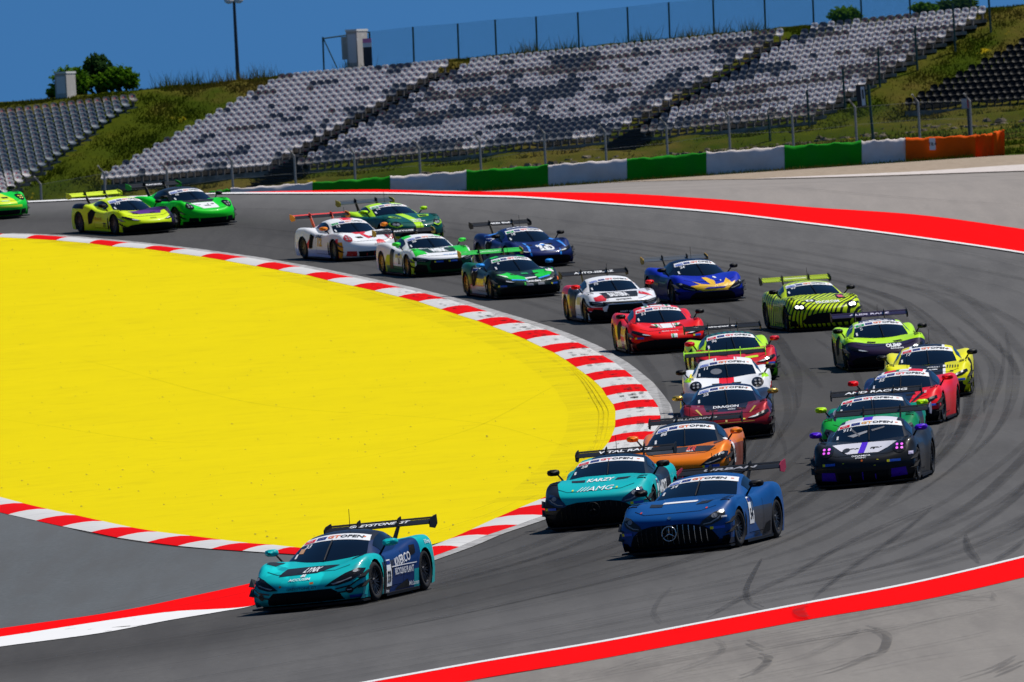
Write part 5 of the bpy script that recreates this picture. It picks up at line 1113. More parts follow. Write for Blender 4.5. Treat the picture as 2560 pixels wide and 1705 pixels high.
# teal leader with dark blue flanks
Z = [((0.006, 0.47, 0.45), [('noise', 1.6, 0.52, (0.6, 1.4, 1))]), ((0.002, 0.23, 0.25), [('noise', 2.2, 0.60, (0.5, 1.2, 1))]), (lin(12, 40, 88), [(-1, 0, 0, 0, -0.80), (1, 0, 0, 0, -0.75)]), (lin(14, 44, 92), [(0, 0, 0, 1, 0.40), (1, 0, 0, 0, -1.1), (-1, 0, 0, 0, -0.80)]), (lin(40, 40, 46), [(-1, 0, 0, 0, -0.95), (1, 0, 0, 0.6, 0.55), (0, 0, 0, -1, -0.62)])]
c = Car('race_car', 'mc', -2.98, 202.7, 17.2, 'leading teal race car with dark blue doors and KIVERCO lettering, beside the yellow run-off', paint('teal_paint', TEAL, Z), paint('dark_blue_roof', lin(12, 34, 72), [(BLK, [(0, 0, 0, 1, 0.98), (1, 0, 0, 0, -0.8)])]),
        dict(txt='GREYSTONE GT', end=M_CARB, th=0.056, twide=2.0))
c.banner('PRO', '33'); c.mirrors(paint('teal_mirror', TEAL)); front(c)
c.poly('hood_panel', 'front', [(-.46, .575), (.20, .585), (.50, .672), (-.44, .672)], BLACK); c.text('LYNX', 'front', (.06, .628), .058, WHITE, 1.3, .03); c.text('BR', 'front', (0.0, .556), .036, WHITE, 1.5, .05, .2)
c.text('ACCUSIM', 'front', (-.04, .505), .034, WHITE, 1.9, .02); c.text('GREYSTONE GT', 'front', (0.02, .365), .040, pr(30, 70, 80), 1.3, .01); c.text('7MR', 'front', (.76, .27), .03, WHITE, 1.0, .02, off=.02)
c.poly('round_badge', 'front', circ(.76, .27, .055, .055), BLACK, off=.013); c.poly('round_badge', 'front', circ(-.76, .27, .055, .055), BLACK, off=.013); c.poly('sponsor_sticker', 'front', rect(.74, .93, .14, .185), BLUE, off=.012)
c.poly('tow_hook', 'front', rect(-.38, -.34, .40, .43), ORANGE, off=.014); c.poly('tow_hook', 'front', rect(.16, .22, .42, .45), ORANGE, off=.014)
for p in ([(.55, .22), (.80, .27), (.97, .40), (.97, .43), (.80, .33), (.55, .26)], [(.55, .29), (.80, .34), (.96, .47), (.96, .495), (.80, .385), (.55, .315)]): pass
c.poly('fender_louvre', 'top', [(1.15, .62), (1.55, .66), (1.50, .84), (1.20, .86)], BLACK, both=True); c.poly('fender_canard', 'front', [(.56, .30), (.78, .33), (.95, .44), (.95, .46), (.78, .355), (.56, .32)], BLACK, c.root, .03, True); c.poly('fender_canard', 'front', [(.56, .235), (.78, .25), (.96, .35), (.96, .37), (.78, .275), (.56, .255)], BLACK, c.root, .03, True)
c.plate('33', 'left', .56, .42, .30, .44); c.text('KIVERCO', 'left', (-.22, .60), .15, WHITE, 0.95, .015, 0, 0.10); c.poly('underline', 'left', [(.38, .50), (-.85, .50), (-.85, .515), (.38, .515)], WHITE, off=.012); c.text('RECYCLING PLANT', 'left', (-.24, .42), .11, WHITE, .72, .02, 0, 0.0)
c.text('McLaren', 'left', (-.72, .18), .075, WHITE, 1.2, .01, .2); c.text('itune', 'left', (.66, .13), .07, WHITE, 1.0, .02); c.poly('sill_fin', 'left', [(.25, .12), (-.55, .12), (-.45, .26), (.1, .16)], BLACK); c.text('E Group', 'left', (-1.55, .80), .09, WHITE, 1.0, .02); c.poly('side_intake', 'left', [(-.55, .62), (-.85, .66), (-.9, .80), (-.7, .80)], M_MESH, c.root, .009, True)
c.poly('flag_sticker', 'front', rect(-.55, -.45, .86, .93), pr(200, 150, 110), c.screen, .012)

# dark blue coupe with the tall grille
B54 = lin(12, 62, 116)
c = Car('race_car', 'am', 3.14, 210.25, 15.3, 'blue race car numbered 54 with barred silver grille and star, lower right of the pack', paint('royal_blue_paint', B54, [(lin(52, 52, 56), [(0, 0, 0, -1, -0.62), (-0.5, 0, 0, 1, 0.30), (-1, 0, 0, 0, -0.75), (1, 0, 0, 0, -1.0)]), (lin(10, 26, 48), [(1, 0, 0, 0, 1.4), (0, 0, 0, -1, -0.20)])]), paint('royal_blue_roof', B54),
        dict(txt='URBAN', end=pr(150, 25, 55), th=0.055, twide=4.0, tcol=pr(150, 150, 155)))
c.banner('PROAM', '54'); c.mirrors(M_CARB); front(c)
c.poly('hood_badge', 'front', [(-.36, .832), (.22, .832), (.25, .842), (.22, .852), (-.36, .852)], WHITE); c.plate('54', 'left', .38, .58, .34, .46); tyre_sticker(c, .80, .40)
for y in (-.58, .58): c.poly('hood_pin', 'front', circ(y, .735, .018, .012, 8), pr(200, 60, 30), off=.012)
c.poly('nose_badge', 'front', circ(0, .625, .035, .022, 10), M_CHROME, off=.012); c.poly('sill_vent', 'left', [(-.4, .12), (-.85, .16), (-.85, .34), (-.6, .30)], M_MESH, c.root); c.text('URBAN GP', 'left', (-.05, .16), .09, BLACK, .8, .03)
c.poly('wheel_sticker', 'front', rect(.84, .92, .56, .585), WHITE, off=.012); c.poly('hood_vent', 'top', [(1.25, .34), (1.55, .30), (1.55, .52), (1.25, .56)], BLACK, both=True)
c.poly('endplate_sticker', 'left', [(-2.2, 1.16), (-2.45, 1.18), (-2.45, 1.29), (-2.2, 1.27)], WHITE, c.wing, .03)

# teal and black coupe
Z = [(TEAL, [(1, 0, 0, 0, 0.2), (0, 1, 0, 0.55, -0.28), (0, 0, 0, 1, 0.30)]), (TEAL, [(1, 0, 0, 0, 1.35), (0, 1, 0, 0, 0.62), (0, 0, 0, 1, 0.18)]), (TEAL, [(-1, 0, 0, 0, 0.95), (0, 0, 0, 1, 0.55)])]
c = Car('race_car', 'am', 1.70, 225.6, 9.1, 'teal hooded race car numbered 28 with black front corner and black grille', paint('teal_black_paint', BLK, Z), paint('teal_black_roof', lin(10, 26, 40), [(TEAL, [(0, -1, 0, 0, 0.38), (-1, 0, 0, 0, -0.3)])]), dict(txt='VITAL RACE', th=0.06, twide=2.4))
c.banner('PRO', '28', pr(225, 60, 60)); c.mirrors(M_CARB); front(c, M_CARB, lens=mat('blue_lens', (0.012, 0.02, 0.06), 0.1))
c.text('KARZY', 'front', (0.0, .845), .042, WHITE, 2.7, .03); c.text('///AMG', 'front', (.02, .725), .066, WHITE, 2.3, .0, .2); tyre_sticker(c, .80, .42); c.text('KARZYZ', 'left', (-.1, .60), .22, WHITE, .8, .04); c.plate('28', 'left', .60, .52, .26, .5)
c.poly('hood_vent', 'top', [(1.0, .30), (1.25, .28), (1.25, .52), (1.0, .56)], BLACK, both=True)
for y in (-.4, .42): c.poly('hood_pin', 'front', circ(y, .72, .02, .012, 8), YELLOW, off=.012)

# orange
ORG = (0.62, 0.145, 0.005)
c = Car('race_car', 'mc', 3.41, 242.9, 5.9, 'orange race car numbered 88 with black roof, right behind the teal coupe', paint('orange_metallic', ORG, [(lin(120, 62, 48), [(-1, 0, 0, 0, -0.7), (0, 0, 1, 0, 0.9), (0, 0, 0, -1, -0.66)])], 0.3, 0.1), paint('black_roof', BLK), dict(txt='PELLEGRINO', th=0.05, twide=2.4, tcol=pr(150, 150, 150)))
c.banner('PROAM', '88'); c.mirrors(paint('orange_mirror', ORG)); front(c); c.poly('hood_panel', 'front', [(-.62, .625), (.58, .625), (.70, .71), (-.72, .71)], pr(42, 40, 42)); c.text('KR', 'front', (.20, .672), .070, pr(200, 60, 40), 1.6, .04, .2); c.text('PILE 10', 'front', (.18, .64), .022, WHITE, 1.6, .04)
c.plate('88', 'left', .35, .55, .30, .5); c.poly('sponsor_sticker', 'front', rect(.50, .78, .31, .36), BLUE, off=.012); c.poly('sponsor_sticker', 'front', rect(.46, .50, .31, .36), YELLOW, off=.013); c.poly('fender_louvre', 'top', [(1.15, .62), (1.55, .66), (1.50, .84), (1.20, .86)], pr(90, 60, 50), both=True)

# black, white and purple
PUR = lin(70, 20, 170)
c = Car('race_car', 'po', 6.83, 233.8, 7.9, 'black race car numbered 911 with purple mirrors and pink headlights', paint('black_gloss', (0.012, 0.012, 0.013)), paint('white_roof_black', BLK, [(lin(190, 188, 196), [(0, 0, -1, 0, -0.50), (-1, 0, 0, 0, -0.2), (1, 0, 0, 0, -1.0)]), (PUR, [(0, 1, 0, 0, -0.14), (0, -1, 0, 0, -0.04), (-1, 0, 0, 0, -0.2)])]), dict(end=pr(120, 120, 140)))
c.banner('PRO', '911', pr(245, 160, 40)); c.mirrors(paint('purple_mirror', PUR)); front(c, lampm=M_PINK, mouth=paint('purple_mouth', lin(62, 18, 140)))
c.poly('hood_panel', 'front', [(-.30, .63), (.30, .63), (.46, .70), (.62, .80), (-.62, .80), (-.46, .70)], pr(200, 198, 206)); c.poly('hood_stripe', 'front', [(-.10, .632), (.02, .632), (.03, .80), (-.09, .80)], paint('purple_stripe', PUR), off=.011); c.poly('hood_vent', 'front', circ(-.34, .69, .07, .035), BLACK, off=.013)
c.text('DINAMICA', 'front', (-.02, .585), .024, WHITE, 2.3, .02); c.text('EVENT', 'front', (-.02, .55), .022, WHITE, 2.3, .02); c.poly('badge', 'front', circ(0, .50, .02, .02, 8), ORANGE, off=.012); tyre_sticker(c, .62, .46, w=.2)
c.poly('white_sticker', 'front', rect(.86, .94, .54, .60), pr(200, 190, 215), off=.012)
for y, z in ((-.36, .47), (.30, .50), (.24, .40)): c.poly('hood_pin', 'front', rect(y - .018, y + .018, z - .005, z + .005), YELLOW, off=.012)
c.poly('driver_seat', 'front', [(-.40, .93), (-.30, .95), (-.02, 1.01), (-.02, .975), (-.28, .90)], pr(150, 150, 152), c.screen, .010); c.poly('roll_bar', 'front', [(-.36, 1.04), (-.33, 1.06), (-.14, .92), (-.17, .91)], pr(95, 95, 98), c.screen, .010); c.poly('roll_bar', 'front', [(.05, 1.02), (.30, 1.06), (.30, 1.04), (.08, .99)], pr(95, 95, 98), c.screen, .010)

# green
GRN = lin(8, 110, 62)
c = Car('race_car', 'am', 7.24, 246.98, 4.5, 'green race car numbered 71 with lime mirrors, behind the black and purple car', paint('green_black_paint', BLK, [(GRN, [(1, 0, 0, 0, 0.0), (0, 1, 0, 0.9, 0.12)]), (lin(20, 140, 40), [(1, 0, 0, 0, 1.2), (0, -1, 0, 0, 0.4), (0, 0, 0, 1, 0.5)]), (lin(0, 120, 90), [(-1, 0, 0, 0, 0.9)])]), paint('green_black_roof', BLK, [(lin(0, 100, 70), [(0, -1, 0, 0, 0.36), (-1, 0, 0, 0, -0.3)])]), dict(txt='AND RACING', th=0.06, twide=2.6))
c.banner('PRO', '71', pr(225, 70, 70)); c.mirrors(paint('lime_mirror', lin(165, 225, 10))); front(c, M_CARB)
for y in (-.4, .42): c.poly('hood_pin', 'front', circ(y, .80, .02, .012, 8), YELLOW, off=.012)

# red and navy
RD = (0.62, 0.006, 0.010)
c = Car('race_car', 'fe', 8.43, 263.5, 8.5, 'red and navy race car numbered 55 in front of the yellow and black one', paint('red_navy_paint', RD, [(lin(14, 24, 46), [(0, 0, -1, 0.25, -0.22), (1, 0, 0, 0, -0.2)]), (BLK, [(1, 0, 0, 0, 1.6), (0, 0, 0, -1, -0.33)]), (lin(20, 24, 60), [(-1, 0, 0, 0, 0.2), (0, -1, 0, 0, 0.2)])]),
        paint('navy_roof', lin(14, 22, 44), [(lin(225, 222, 222), [(0, 0, -1, 0, -0.48), (-1, 0, 0, 0, 0.02), (1, 0, 0, 0, -0.9)]), (RD, [(0, 0, -1, 0, -0.42), (-1, 0, 0, 0, 0.02), (1, 0, 0, 0, -0.9)]), (lin(230, 230, 230), [(0, 1, 0, 0, -0.10), (0, -1, 0, 0, -0.12), (-1, 0, 0, 0, 0.02)]), (lin(0, 110, 60), [(0, 1, 0, 0, -0.16), (0, -1, 0, 0, 0.09), (-1, 0, 0, 0, 0.02)])]), dict())
c.banner('PROAM', '55', pr(225, 60, 60)); c.mirrors(paint('red_mirror', RD)); front(c); tyre_sticker(c, .80, .43, w=.2)
c.poly('hood_stripe', 'front', [(.36, .50), (.44, .53), (.66, .70), (.55, .70)], BLACK); c.text('55', 'front', (.66, .70), .04, WHITE, 1, .03)

# yellow and black
YL = (0.62, 0.58, 0.003)
c = Car('race_car', 'fe', 9.46, 277.85, 3.0, 'yellow race car numbered 17 with black stripe over hood and roof', paint('yellow_black_paint', YL, [(BLK, [(0, 0, -1, 0, -0.40), (0, 0, 0, 1, 0.40), (1, 0, 0, 0, 0.0)]), (BLK, [(1, 0, 0, 0, 1.9), (0, 0, 0, -1, -0.36), (0, 0, -1, 0, -0.8)])]),
        paint('yellow_black_roof', YL, [(lin(232, 232, 232), [(0, 0, -1, 0, -0.40), (-1, 0, 0, 0, -0.05)]), (BLK, [(0, 0, -1, 0, -0.34), (-1, 0, 0, 0, -0.05)])]), dict())
c.banner('PRO', '17'); c.mirrors(M_CARB); front(c); tyre_sticker(c, .76, .40, w=.18); c.poly('hood_edge', 'front', [(.36, .50), (.42, .51), (.42, .715), (.36, .715)], WHITE, both=True)
for k in range(5): c.poly('hood_bar', 'front', [(.45 + .06 * k, .66), (.475 + .06 * k, .665), (.485 + .06 * k, .715), (.455 + .06 * k, .715)], BLACK)
c.poly('hood_pin', 'front', rect(.52, .60, .58, .61), BLACK); c.text('LANGUAGE 1', 'front', (.14, .68), .018, WHITE, 2, .02); c.text('D.J. GANG', 'front', (.14, .635), .026, WHITE, 1.6, .05); side_scoop(c)

# lime and dark purple
LIM = (0.36, 0.72, 0.004); PB = (0.016, 0.008, 0.026)
c = Car('race_car', 'fe', 8.92, 296.5, -3.3, 'lime race car numbered 5 with dark purple nose and roof', paint('lime_purple_paint', LIM, [(PB, [(1, 0, 0.25, -2.2, 0.38), (1, 0, 0, 0, 0.6)]), (lin(60, 60, 66), [(0, 0, 1, -0.2, 0.85), (0, 0, 0, -1, -0.62), (-1, 0, 0, 0, -0.9)])]), paint('lime_purple_roof', LIM, [(PB, [(0, 0, -1, 0, -0.45), (-1, 0, 0, 0, -0.05)])]), dict(m=paint('purple_wing', PB), txt='ALEX RACE', th=.055, twide=2.6, tcol=pr(200, 195, 215)))
c.banner('AM', None); c.gtext('5', -.44, 1.72, .11, .5, WHITE, c.screen, 1.0, -.01, .012); c.mirrors(M_CARB); front(c); c.text('OLIMP', 'front', (.18, .57), .075, WHITE, 1.4, .05); c.text('RACING', 'front', (.24, .505), .032, WHITE, 2.0, .03); c.text('WEBASTO', 'top', (.0, .0), .10, WHITE, 2.2, .02, stretch=1.2, parent=c.cabin); side_scoop(c)
c.poly('flank_sticker', 'right', [(-.5, .5), (-.2, .6), (-.2, .75), (-.45, .7)], pr(235, 160, 40))

# striped green coupe with lit lights
SG = (0.46, 0.60, 0.006)
c = Car('race_car', 'as', 7.97, 322.0, -9.5, 'lime race car with black zebra stripes and bright lit headlights', paint('striped_paint', SG, [((0.012, 0.016, 0.008), [('stripe', 0.45, 0.75, -0.25, 10.0, 0.42, 0.30)])], .35), paint('striped_roof', SG, [((0.012, 0.016, 0.008), [('stripe', 0.8, 0.4, 0.3, 9.0, 0.35, 0.3), (-1, 0, 0, 0, 0.3)])]), dict(m=paint('striped_wing', (0.012, 0.016, 0.008), [(SG, [('stripe', 0, 1, 0.6, 14, 0.55, 0.0)])]), txt='VANTAGE', tcol=pr(225, 235, 200), th=.05, twide=2))
c.banner('PROAM', '97'); c.mirrors(M_CARB); front(c, lit=True); c.text('PROKOM', 'front', (.08, .735), .058, WHITE, 2.0, .03); c.poly('hood_panel', 'front', [(-.62, .79), (-.22, .82), (-.18, .78), (-.40, .745)], BLACK); c.poly('white_label', 'front', rect(-.46, -.26, .765, .80), WHITE, off=.012); c.text('GT3', 'front', (-.36, .782), .022, BLACK, 1.4, .02, off=.016)
c.poly('flag_panel', 'front', [(.40, .80), (.62, .80), (.66, .88), (.44, .88)], BLACK); c.poly('flag_sticker', 'front', rect(.46, .58, .82, .86), pr(215, 90, 120), off=.012)

# dark red with gold
DR = (0.20, 0.008, 0.012)
c = Car('race_car', 'fe', 4.57, 263.4, 1.6, 'dark red race car numbered 25 with black hood and gold mirrors', paint('dark_red_metallic', DR, [((0.018, 0.012, 0.014), [(0, 0, -1, 0.5, -0.10), (-1, 0, 0, 0, -1.75)]), (lin(60, 50, 80), [(0, 0, 1, 0, 0.90), (0, 0, 0, 1, 0.5), (-1, 0, 0, 0, -1.7), (1, 0, 0, 0, 1.2)]), (BLK, [(1, 0, 0, 0, 1.5), (0, 0, 0, -1, -0.30)]), ((0.02, 0.02, 0.03), [(-1, 0, 0, 0, -0.6)])], .3, .25), paint('navy_black_roof', lin(14, 20, 48)), dict())
c.banner('PROAM', '25'); c.mirrors(paint('gold_mirror', (0.42, 0.28, 0.05), (), .25, .6)); front(c); c.text('DRAGON', 'front', (.0, .705), .040, WHITE, 2.4, .02); c.text('SPORTS', 'front', (.12, .655), .018, WHITE, 2.0, .02)
GOLD = pr(175, 150, 60)
c.poly('gold_line', 'front', [(.50, .58), (.53, .58), (.66, .70), (.62, .71)], GOLD, both=True); c.poly('gold_line', 'front', [(-.6, .40), (.6, .40), (.6, .41), (-.6, .41)], GOLD); c.poly('fog_lamp', 'front', circ(.38, .46, .03, .015, 8), YELLOW); c.poly('badge', 'front', rect(-.02, .02, .42, .46), pr(235, 200, 120), off=.012); side_scoop(c)
c.poly('hood_text_panel', 'front', rect(-.36, -.18, .64, .665), pr(110, 30, 35)); c.poly('hood_text_panel', 'front', rect(.24, .42, .65, .675), pr(110, 30, 35)); c.poly('gold_lip', 'front', [(-.7, .09), (.7, .09), (.7, .10), (-.7, .10)], GOLD, c.body, .02)

# white with red stripes
WB = (0.70, 0.70, 0.72)
c = Car('race_car', 'po', 4.84, 277.0, 1.1, 'white race car numbered 11 with red centre stripes, between two darker cars', paint('white_red_paint', WB, [(RD, [(0, 0, -1, 0, -0.17), (0, 0, 0, 1, 0.3)]), (lin(150, 210, 20), [(0, 0, 1, 0, 0.80), (0, 0, 0, 1, 0.80), (1, 0, 0, 0, 0.2)]), (RD, [(0, 0, 1, 0, 0.97), (0, 0, 0, -1, -0.6)])]), paint('white_red_roof', WB, [(RD, [(0, 0, -1, 0, -0.26), (0, 0, 1, 0, 0.235), (-1, 0, 0, 0, -0.2)]), (RD, [(0, 0, -1, 0, -0.20), (-1, 0, 0, 0, -0.2)])]), dict(edge=pr(150, 215, 30), end=pr(150, 215, 30), pil=pr(150, 215, 30)))
c.banner('PROAM', '11'); c.mirrors(M_CARB); front(c); c.poly('driver_seat', 'front', circ(-.22, .96, .13, .06), pr(110, 112, 118), c.screen, .010); c.poly('yellow_badge', 'front', circ(-.80, .86, .05, .03), YELLOW, off=.012)

# red and lime
c = Car('race_car', 'fe', 5.29, 295.1, -3.4, 'red nosed race car numbered 96 with lime rear haunches and chequered roof', paint('red_lime_paint', (0.48, 0.010, 0.016), [(LIM, [(-1, 0, 0, 0, -0.75)]), (lin(90, 170, 20), [(1, 0, 0, 0, 1.3), (0, 0, 0, -1, -0.40), (0, 0, 1, 0, 0.5)]), (lin(70, 20, 70), [(0, 1, 0, 0, 0.94), (1, 0, 0, 0, 0.6)])]), paint('chequered_roof', (0.010, 0.025, 0.022), [(lin(20, 110, 90), [('stripe', 1, 0, 0, 7, 0.5, 0), ('stripe', 0, 1, 0, 7, 0.5, 0), (-1, 0, 0, 0, -0.05)]), (LIM, [(0, 0, 1, 0, 0.60)])]), dict(txt='huberspeed  exe', th=.055, twide=2.0))
c.banner('PRO', '96', pr(225, 50, 60)); c.mirrors(paint('red_mirror_b', (0.5, 0.01, 0.02))); front(c); tyre_sticker(c, .8, .42); side_scoop(c); c.poly('lime_line', 'front', [(.1, .55), (.5, .58), (.5, .62), (.2, .60)], pr(190, 225, 20))

# red with white panels
R51 = (0.78, 0.006, 0.004)
c = Car('race_car', 'fe', 3.80, 314.9, -6.5, 'bright red race car numbered 51 with white hood panel, its side gold and yellow', paint('bright_red_paint', R51, [(lin(205, 165, 40), [(0, -1, 0, 0, 0.90), (-1, 0, 0, 0, -0.85), (1, 0, 0, 0, -0.9), (0, 0, 0, -1, -0.68)]), (lin(150, 30, 50), [(0, -1, 0, 0, 0.90), (-1, 0, 0, 0.5, -0.1), (1, 0, 0, 0, -0.4), (0, 0, 0, -1, -0.62)]), (lin(90, 18, 22), [(1, 0, 0, 0, 1.4), (0, 0, 0, -1, -0.30)])]),
        paint('red_white_roof', R51, [(WB, [(0, 0, -1, 0, -0.38), (-1, 0, 0, 0, 0.05)]), (lin(0, 120, 70), [(0, 0, -1, 0, -0.30), (0, 0, 1, 0, 0.24), (-1, 0, 0, 0, 0.05)]), (R51, [(0, 0, -1, 0, -0.19), (0, 0, 1, 0, 0.16), (-1, 0, 0, 0, 0.05)])]), dict(), 'gold')
c.banner('PRO', '51', pr(225, 50, 60)); c.mirrors(M_CARB); front(c); c.poly('hood_panel', 'front', [(-.16, .625), (.22, .625), (.25, .715), (-.18, .715)], WHITE); c.poly('hood_panel', 'front', [(-.26, .68), (-.18, .64), (-.18, .715), (-.36, .715)], WHITE); c.poly('hood_panel', 'front', [(.26, .64), (.34, .68), (.42, .715), (.26, .715)], WHITE); c.poly('green_line', 'front', [(-.24, .67), (-.20, .65), (-.20, .715), (-.26, .715)], GREEN, off=.012); c.poly('green_line', 'front', [(.28, .65), (.32, .67), (.33, .715), (.28, .715)], GREEN, off=.012)
c.poly('red_line', 'front', [(-.13, .625), (-.11, .625), (-.12, .715), (-.14, .715)], RED, off=.013); c.poly('red_line', 'front', [(.17, .625), (.19, .625), (.20, .715), (.18, .715)], RED, off=.013); c.text('MADE IN ITA', 'front', (.04, .555), .024, pr(240, 190, 190), 2.2, .01); c.poly('nose_panel', 'front', rect(.03, .19, .40, .49), WHITE); c.poly('green_line', 'front', rect(.06, .10, .40, .49), GREEN, off=.012); c.poly('sponsor_panel', 'front', [(.46, .52), (.86, .56), (.86, .63), (.46, .59)], BLACK, off=.013); c.text('AF', 'front', (.68, .58), .045, WHITE, 2.4, .04, off=.02)
tyre_sticker(c, .74, .42, w=.16); side_scoop(c); c.poly('tow_hook', 'front', rect(-.26, -.22, .52, .55), BLACK)

# white, red and black
c = Car('race_car', 'au', 2.75, 334.6, -10.5, 'white and red race car with BAUTERA lettering and red mirrors', paint('silver_white_paint', (0.60, 0.60, 0.63), [(lin(36, 40, 50), [(0, 0, 1, 0, 0.80), (-1, 0, 0, 0.5, 0.30), (0, 0, 0, -1, -0.9), (1, 0, 0, 0, -0.95)]), (lin(200, 20, 40), [(-1, 0, 0, 0, 0.95), (0, 0, 0, 1, 0.72)]), (lin(200, 160, 40), [(0, -1, 0, 0, 0.9), (1, 0, 0, 0, -1.0), (-1, 0, 0, 0, 0.75), (0, 0, 0, -1, -0.72)]), (BLK, [(1, 0, 0, 0, 1.8), (0, 0, 0, -1, -0.32)]), (lin(200, 20, 40), [(0, 0, 1, 0, 0.62), (1, 0, 0, 0, 1.7), (0, 0, 0, -1, -0.44), (0, 0, 0, 1, 0.34)])]), paint('white_roof', (0.66, 0.66, 0.70)), dict(txt='AUTO-ISR.CZ', th=.07, twide=2.0), 'gold')
c.banner('PROAM', '75', pr(225, 60, 60)); c.mirrors(paint('red_mirror_c', R51)); front(c); c.poly('hood_panel', 'front', [(-.50, .66), (.40, .66), (.52, .79), (-.54, .79)], BLACK); c.text('BAUTERA', 'front', (-.06, .735), .085, WHITE, 1.15, .05); c.poly('hood_panel', 'front', [(-.46, .57), (.36, .57), (.42, .66), (-.40, .66)], WHITE, off=.012); c.text('sportpoint', 'front', (-.02, .615), .048, BLACK, 1.9, .02, off=.018)
c.poly('red_panel', 'front', [(-.78, .60), (-.52, .60), (-.42, .70), (-.56, .75), (-.80, .70)], RED); c.poly('red_panel', 'front', [(.48, .73), (.80, .66), (.86, .62), (.74, .72), (.56, .79)], RED); c.poly('black_band', 'front', [(-.60, .53), (.60, .53), (.62, .56), (-.60, .57)], BLACK, off=.014); c.poly('side_blade', 'left', [(-.55, .2), (-.25, .2), (-.1, .80), (-.45, .85)], BLACK, c.root, .01, True); c.poly('flank_panel', 'right', rect(.15, .75, .48, .68), pr(220, 205, 130)); c.text('FIRST GROUP', 'front', (.10, .30), .045, WHITE, 1.5, .03, off=.02)

# blue with yellow star
BL24 = lin(18, 34, 150)
c = Car('race_car', 'mc', 5.20, 342.9, -12.6, 'deep blue race car numbered 24 with yellow spiky graphic on its nose', paint('deep_blue_paint', BL24, [(lin(20, 40, 78), [(0, -1, 0, 0, 0.90), (-1, 0, 0, 0, -0.85), (0, 0, 0, -1, -0.75)]), (lin(16, 24, 90), [(0, 0, 0, -1, -0.36)])]), paint('blue_black_roof', lin(12, 20, 44), [(lin(200, 160, 50), [(0, 0, 1, 0, 0.74), (0, 0, 1, 0, 0.70), (0, 0, 0, 1, 1.06)])]), dict(m=mat('wing_grey', (0.05, 0.055, 0.06), 0.4), end=pr(170, 130, 40)))
c.banner('PROAM', '24', pr(240, 110, 70)); c.mirrors(M_CARB); front(c)
YG = pr(250, 178, 25)
c.poly('yellow_graphic', 'front', [(-.60, .44), (-.30, .345), (.40, .345), (.56, .40), (.72, .585), (.58, .535), (.50, .655), (.34, .545), (.12, .515), (-.14, .52), (-.30, .54), (-.52, .62), (-.36, .53), (-.62, .50)], YG); c.poly('yellow_graphic', 'front', [(-.06, .515), (.08, .515), (.12, .60), (.02, .60), (.02, .68), (-.12, .68), (-.12, .60)], YG, off=.011); c.poly('blue_centre', 'front', [(-.28, .41), (.30, .41), (.38, .445), (-.16, .445)], paint('deep_blue_inset', BL24), off=.012)
c.poly('white_dot', 'front', circ(.24, .675, .04, .02), WHITE, off=.012); c.poly('hood_dot', 'front', circ(.30, .60, .02, .012), WHITE, off=.012)

# dark with bright green wedges
GB_ = lin(28, 178, 50)
c = Car('race_car', 'fe', 0.06, 352.3, -14.3, 'dark green and black race car with bright green wing and blue mirrors', paint('dark_green_paint', (0.010, 0.020, 0.018), [(lin(14, 80, 50), [(-1, 0, 0, 0, 0.8)]), (lin(205, 180, 40), [(0, -1, 0, 0, 0.92), (-1, 0, 0, 0, -0.5), (1, 0, 0, 0.6, -0.35), (0, 0, 0, -1, -0.55)]), (lin(150, 155, 155), [(0, -1, 0, 0, 0.9), (0, 0, 0, -1, -0.34), (-1, 0, 0, 0, -0.85), (1, 0, 0, 0, -0.8)])]), paint('dark_green_roof', (0.008, 0.014, 0.02), [(GB_, [(0, 0, 1, 0, 0.28), (0, 0, -1, 0, -0.5), (-1, 0, 0, 0, 0.15)])]), dict(m=pr(38, 180, 60), txt='CASTELLOTTI', th=.05, twide=1.8, tcol=pr(190, 235, 190), end=GOLD), 'gold')
c.banner('AM', '6', pr(225, 70, 70)); c.mirrors(paint('blue_mirror', lin(40, 130, 235))); front(c); c.poly('green_wedge', 'front', [(-.86, .70), (-.42, .72), (-.06, .58), (-.06, .52), (-.52, .56)], paint('green_wedge', GB_)); c.poly('green_wedge', 'front', [(.86, .78), (.34, .72), (.26, .60), (.30, .55), (.70, .62)], paint('green_wedge', GB_)); c.poly('blue_edge', 'front', [(-.52, .56), (-.06, .52), (-.06, .50), (-.50, .53)], pr(45, 130, 230)); c.poly('blue_edge', 'front', [(.28, .55), (.66, .62), (.66, .59), (.30, .53)], pr(45, 130, 230)); c.poly('white_wedge', 'front', [(-.84, .70), (-.70, .64), (-.56, .60), (-.60, .64)], WHITE, off=.012); c.poly('white_wedge', 'front', [(-.10, .54), (.24, .56), (.26, .585), (-.10, .57)], WHITE, off=.012); c.poly('white_wedge', 'front', [(.64, .72), (.84, .68), (.80, .76), (.70, .80)], WHITE, off=.012)
c.text('Lavandera', 'front', (.10, .485), .055, WHITE, 1.4, .03); c.poly('nose_plate', 'front', rect(-.14, .06, .36, .42), pr(140, 142, 146), off=.014); c.poly('nose_plate', 'front', rect(.20, .40, .37, .43), pr(140, 142, 146), off=.014); c.poly('hood_tab', 'front', rect(-.06, .14, .655, .685), GREEN, off=.012); tyre_sticker(c, .76, .38); side_scoop(c); c.poly('green_tab', 'front', rect(-.20, -.15, .38, .46), pr(40, 190, 60), off=.012); c.poly('corner_mark', 'front', [(.86, .46), (.94, .44), (.95, .56), (.88, .58)], ORANGE)
c.plate('6', 'right', -.5, .66, .3, .34); c.poly('gold_ring', 'right', circ(.92, .56, .09, .09), YELLOW)

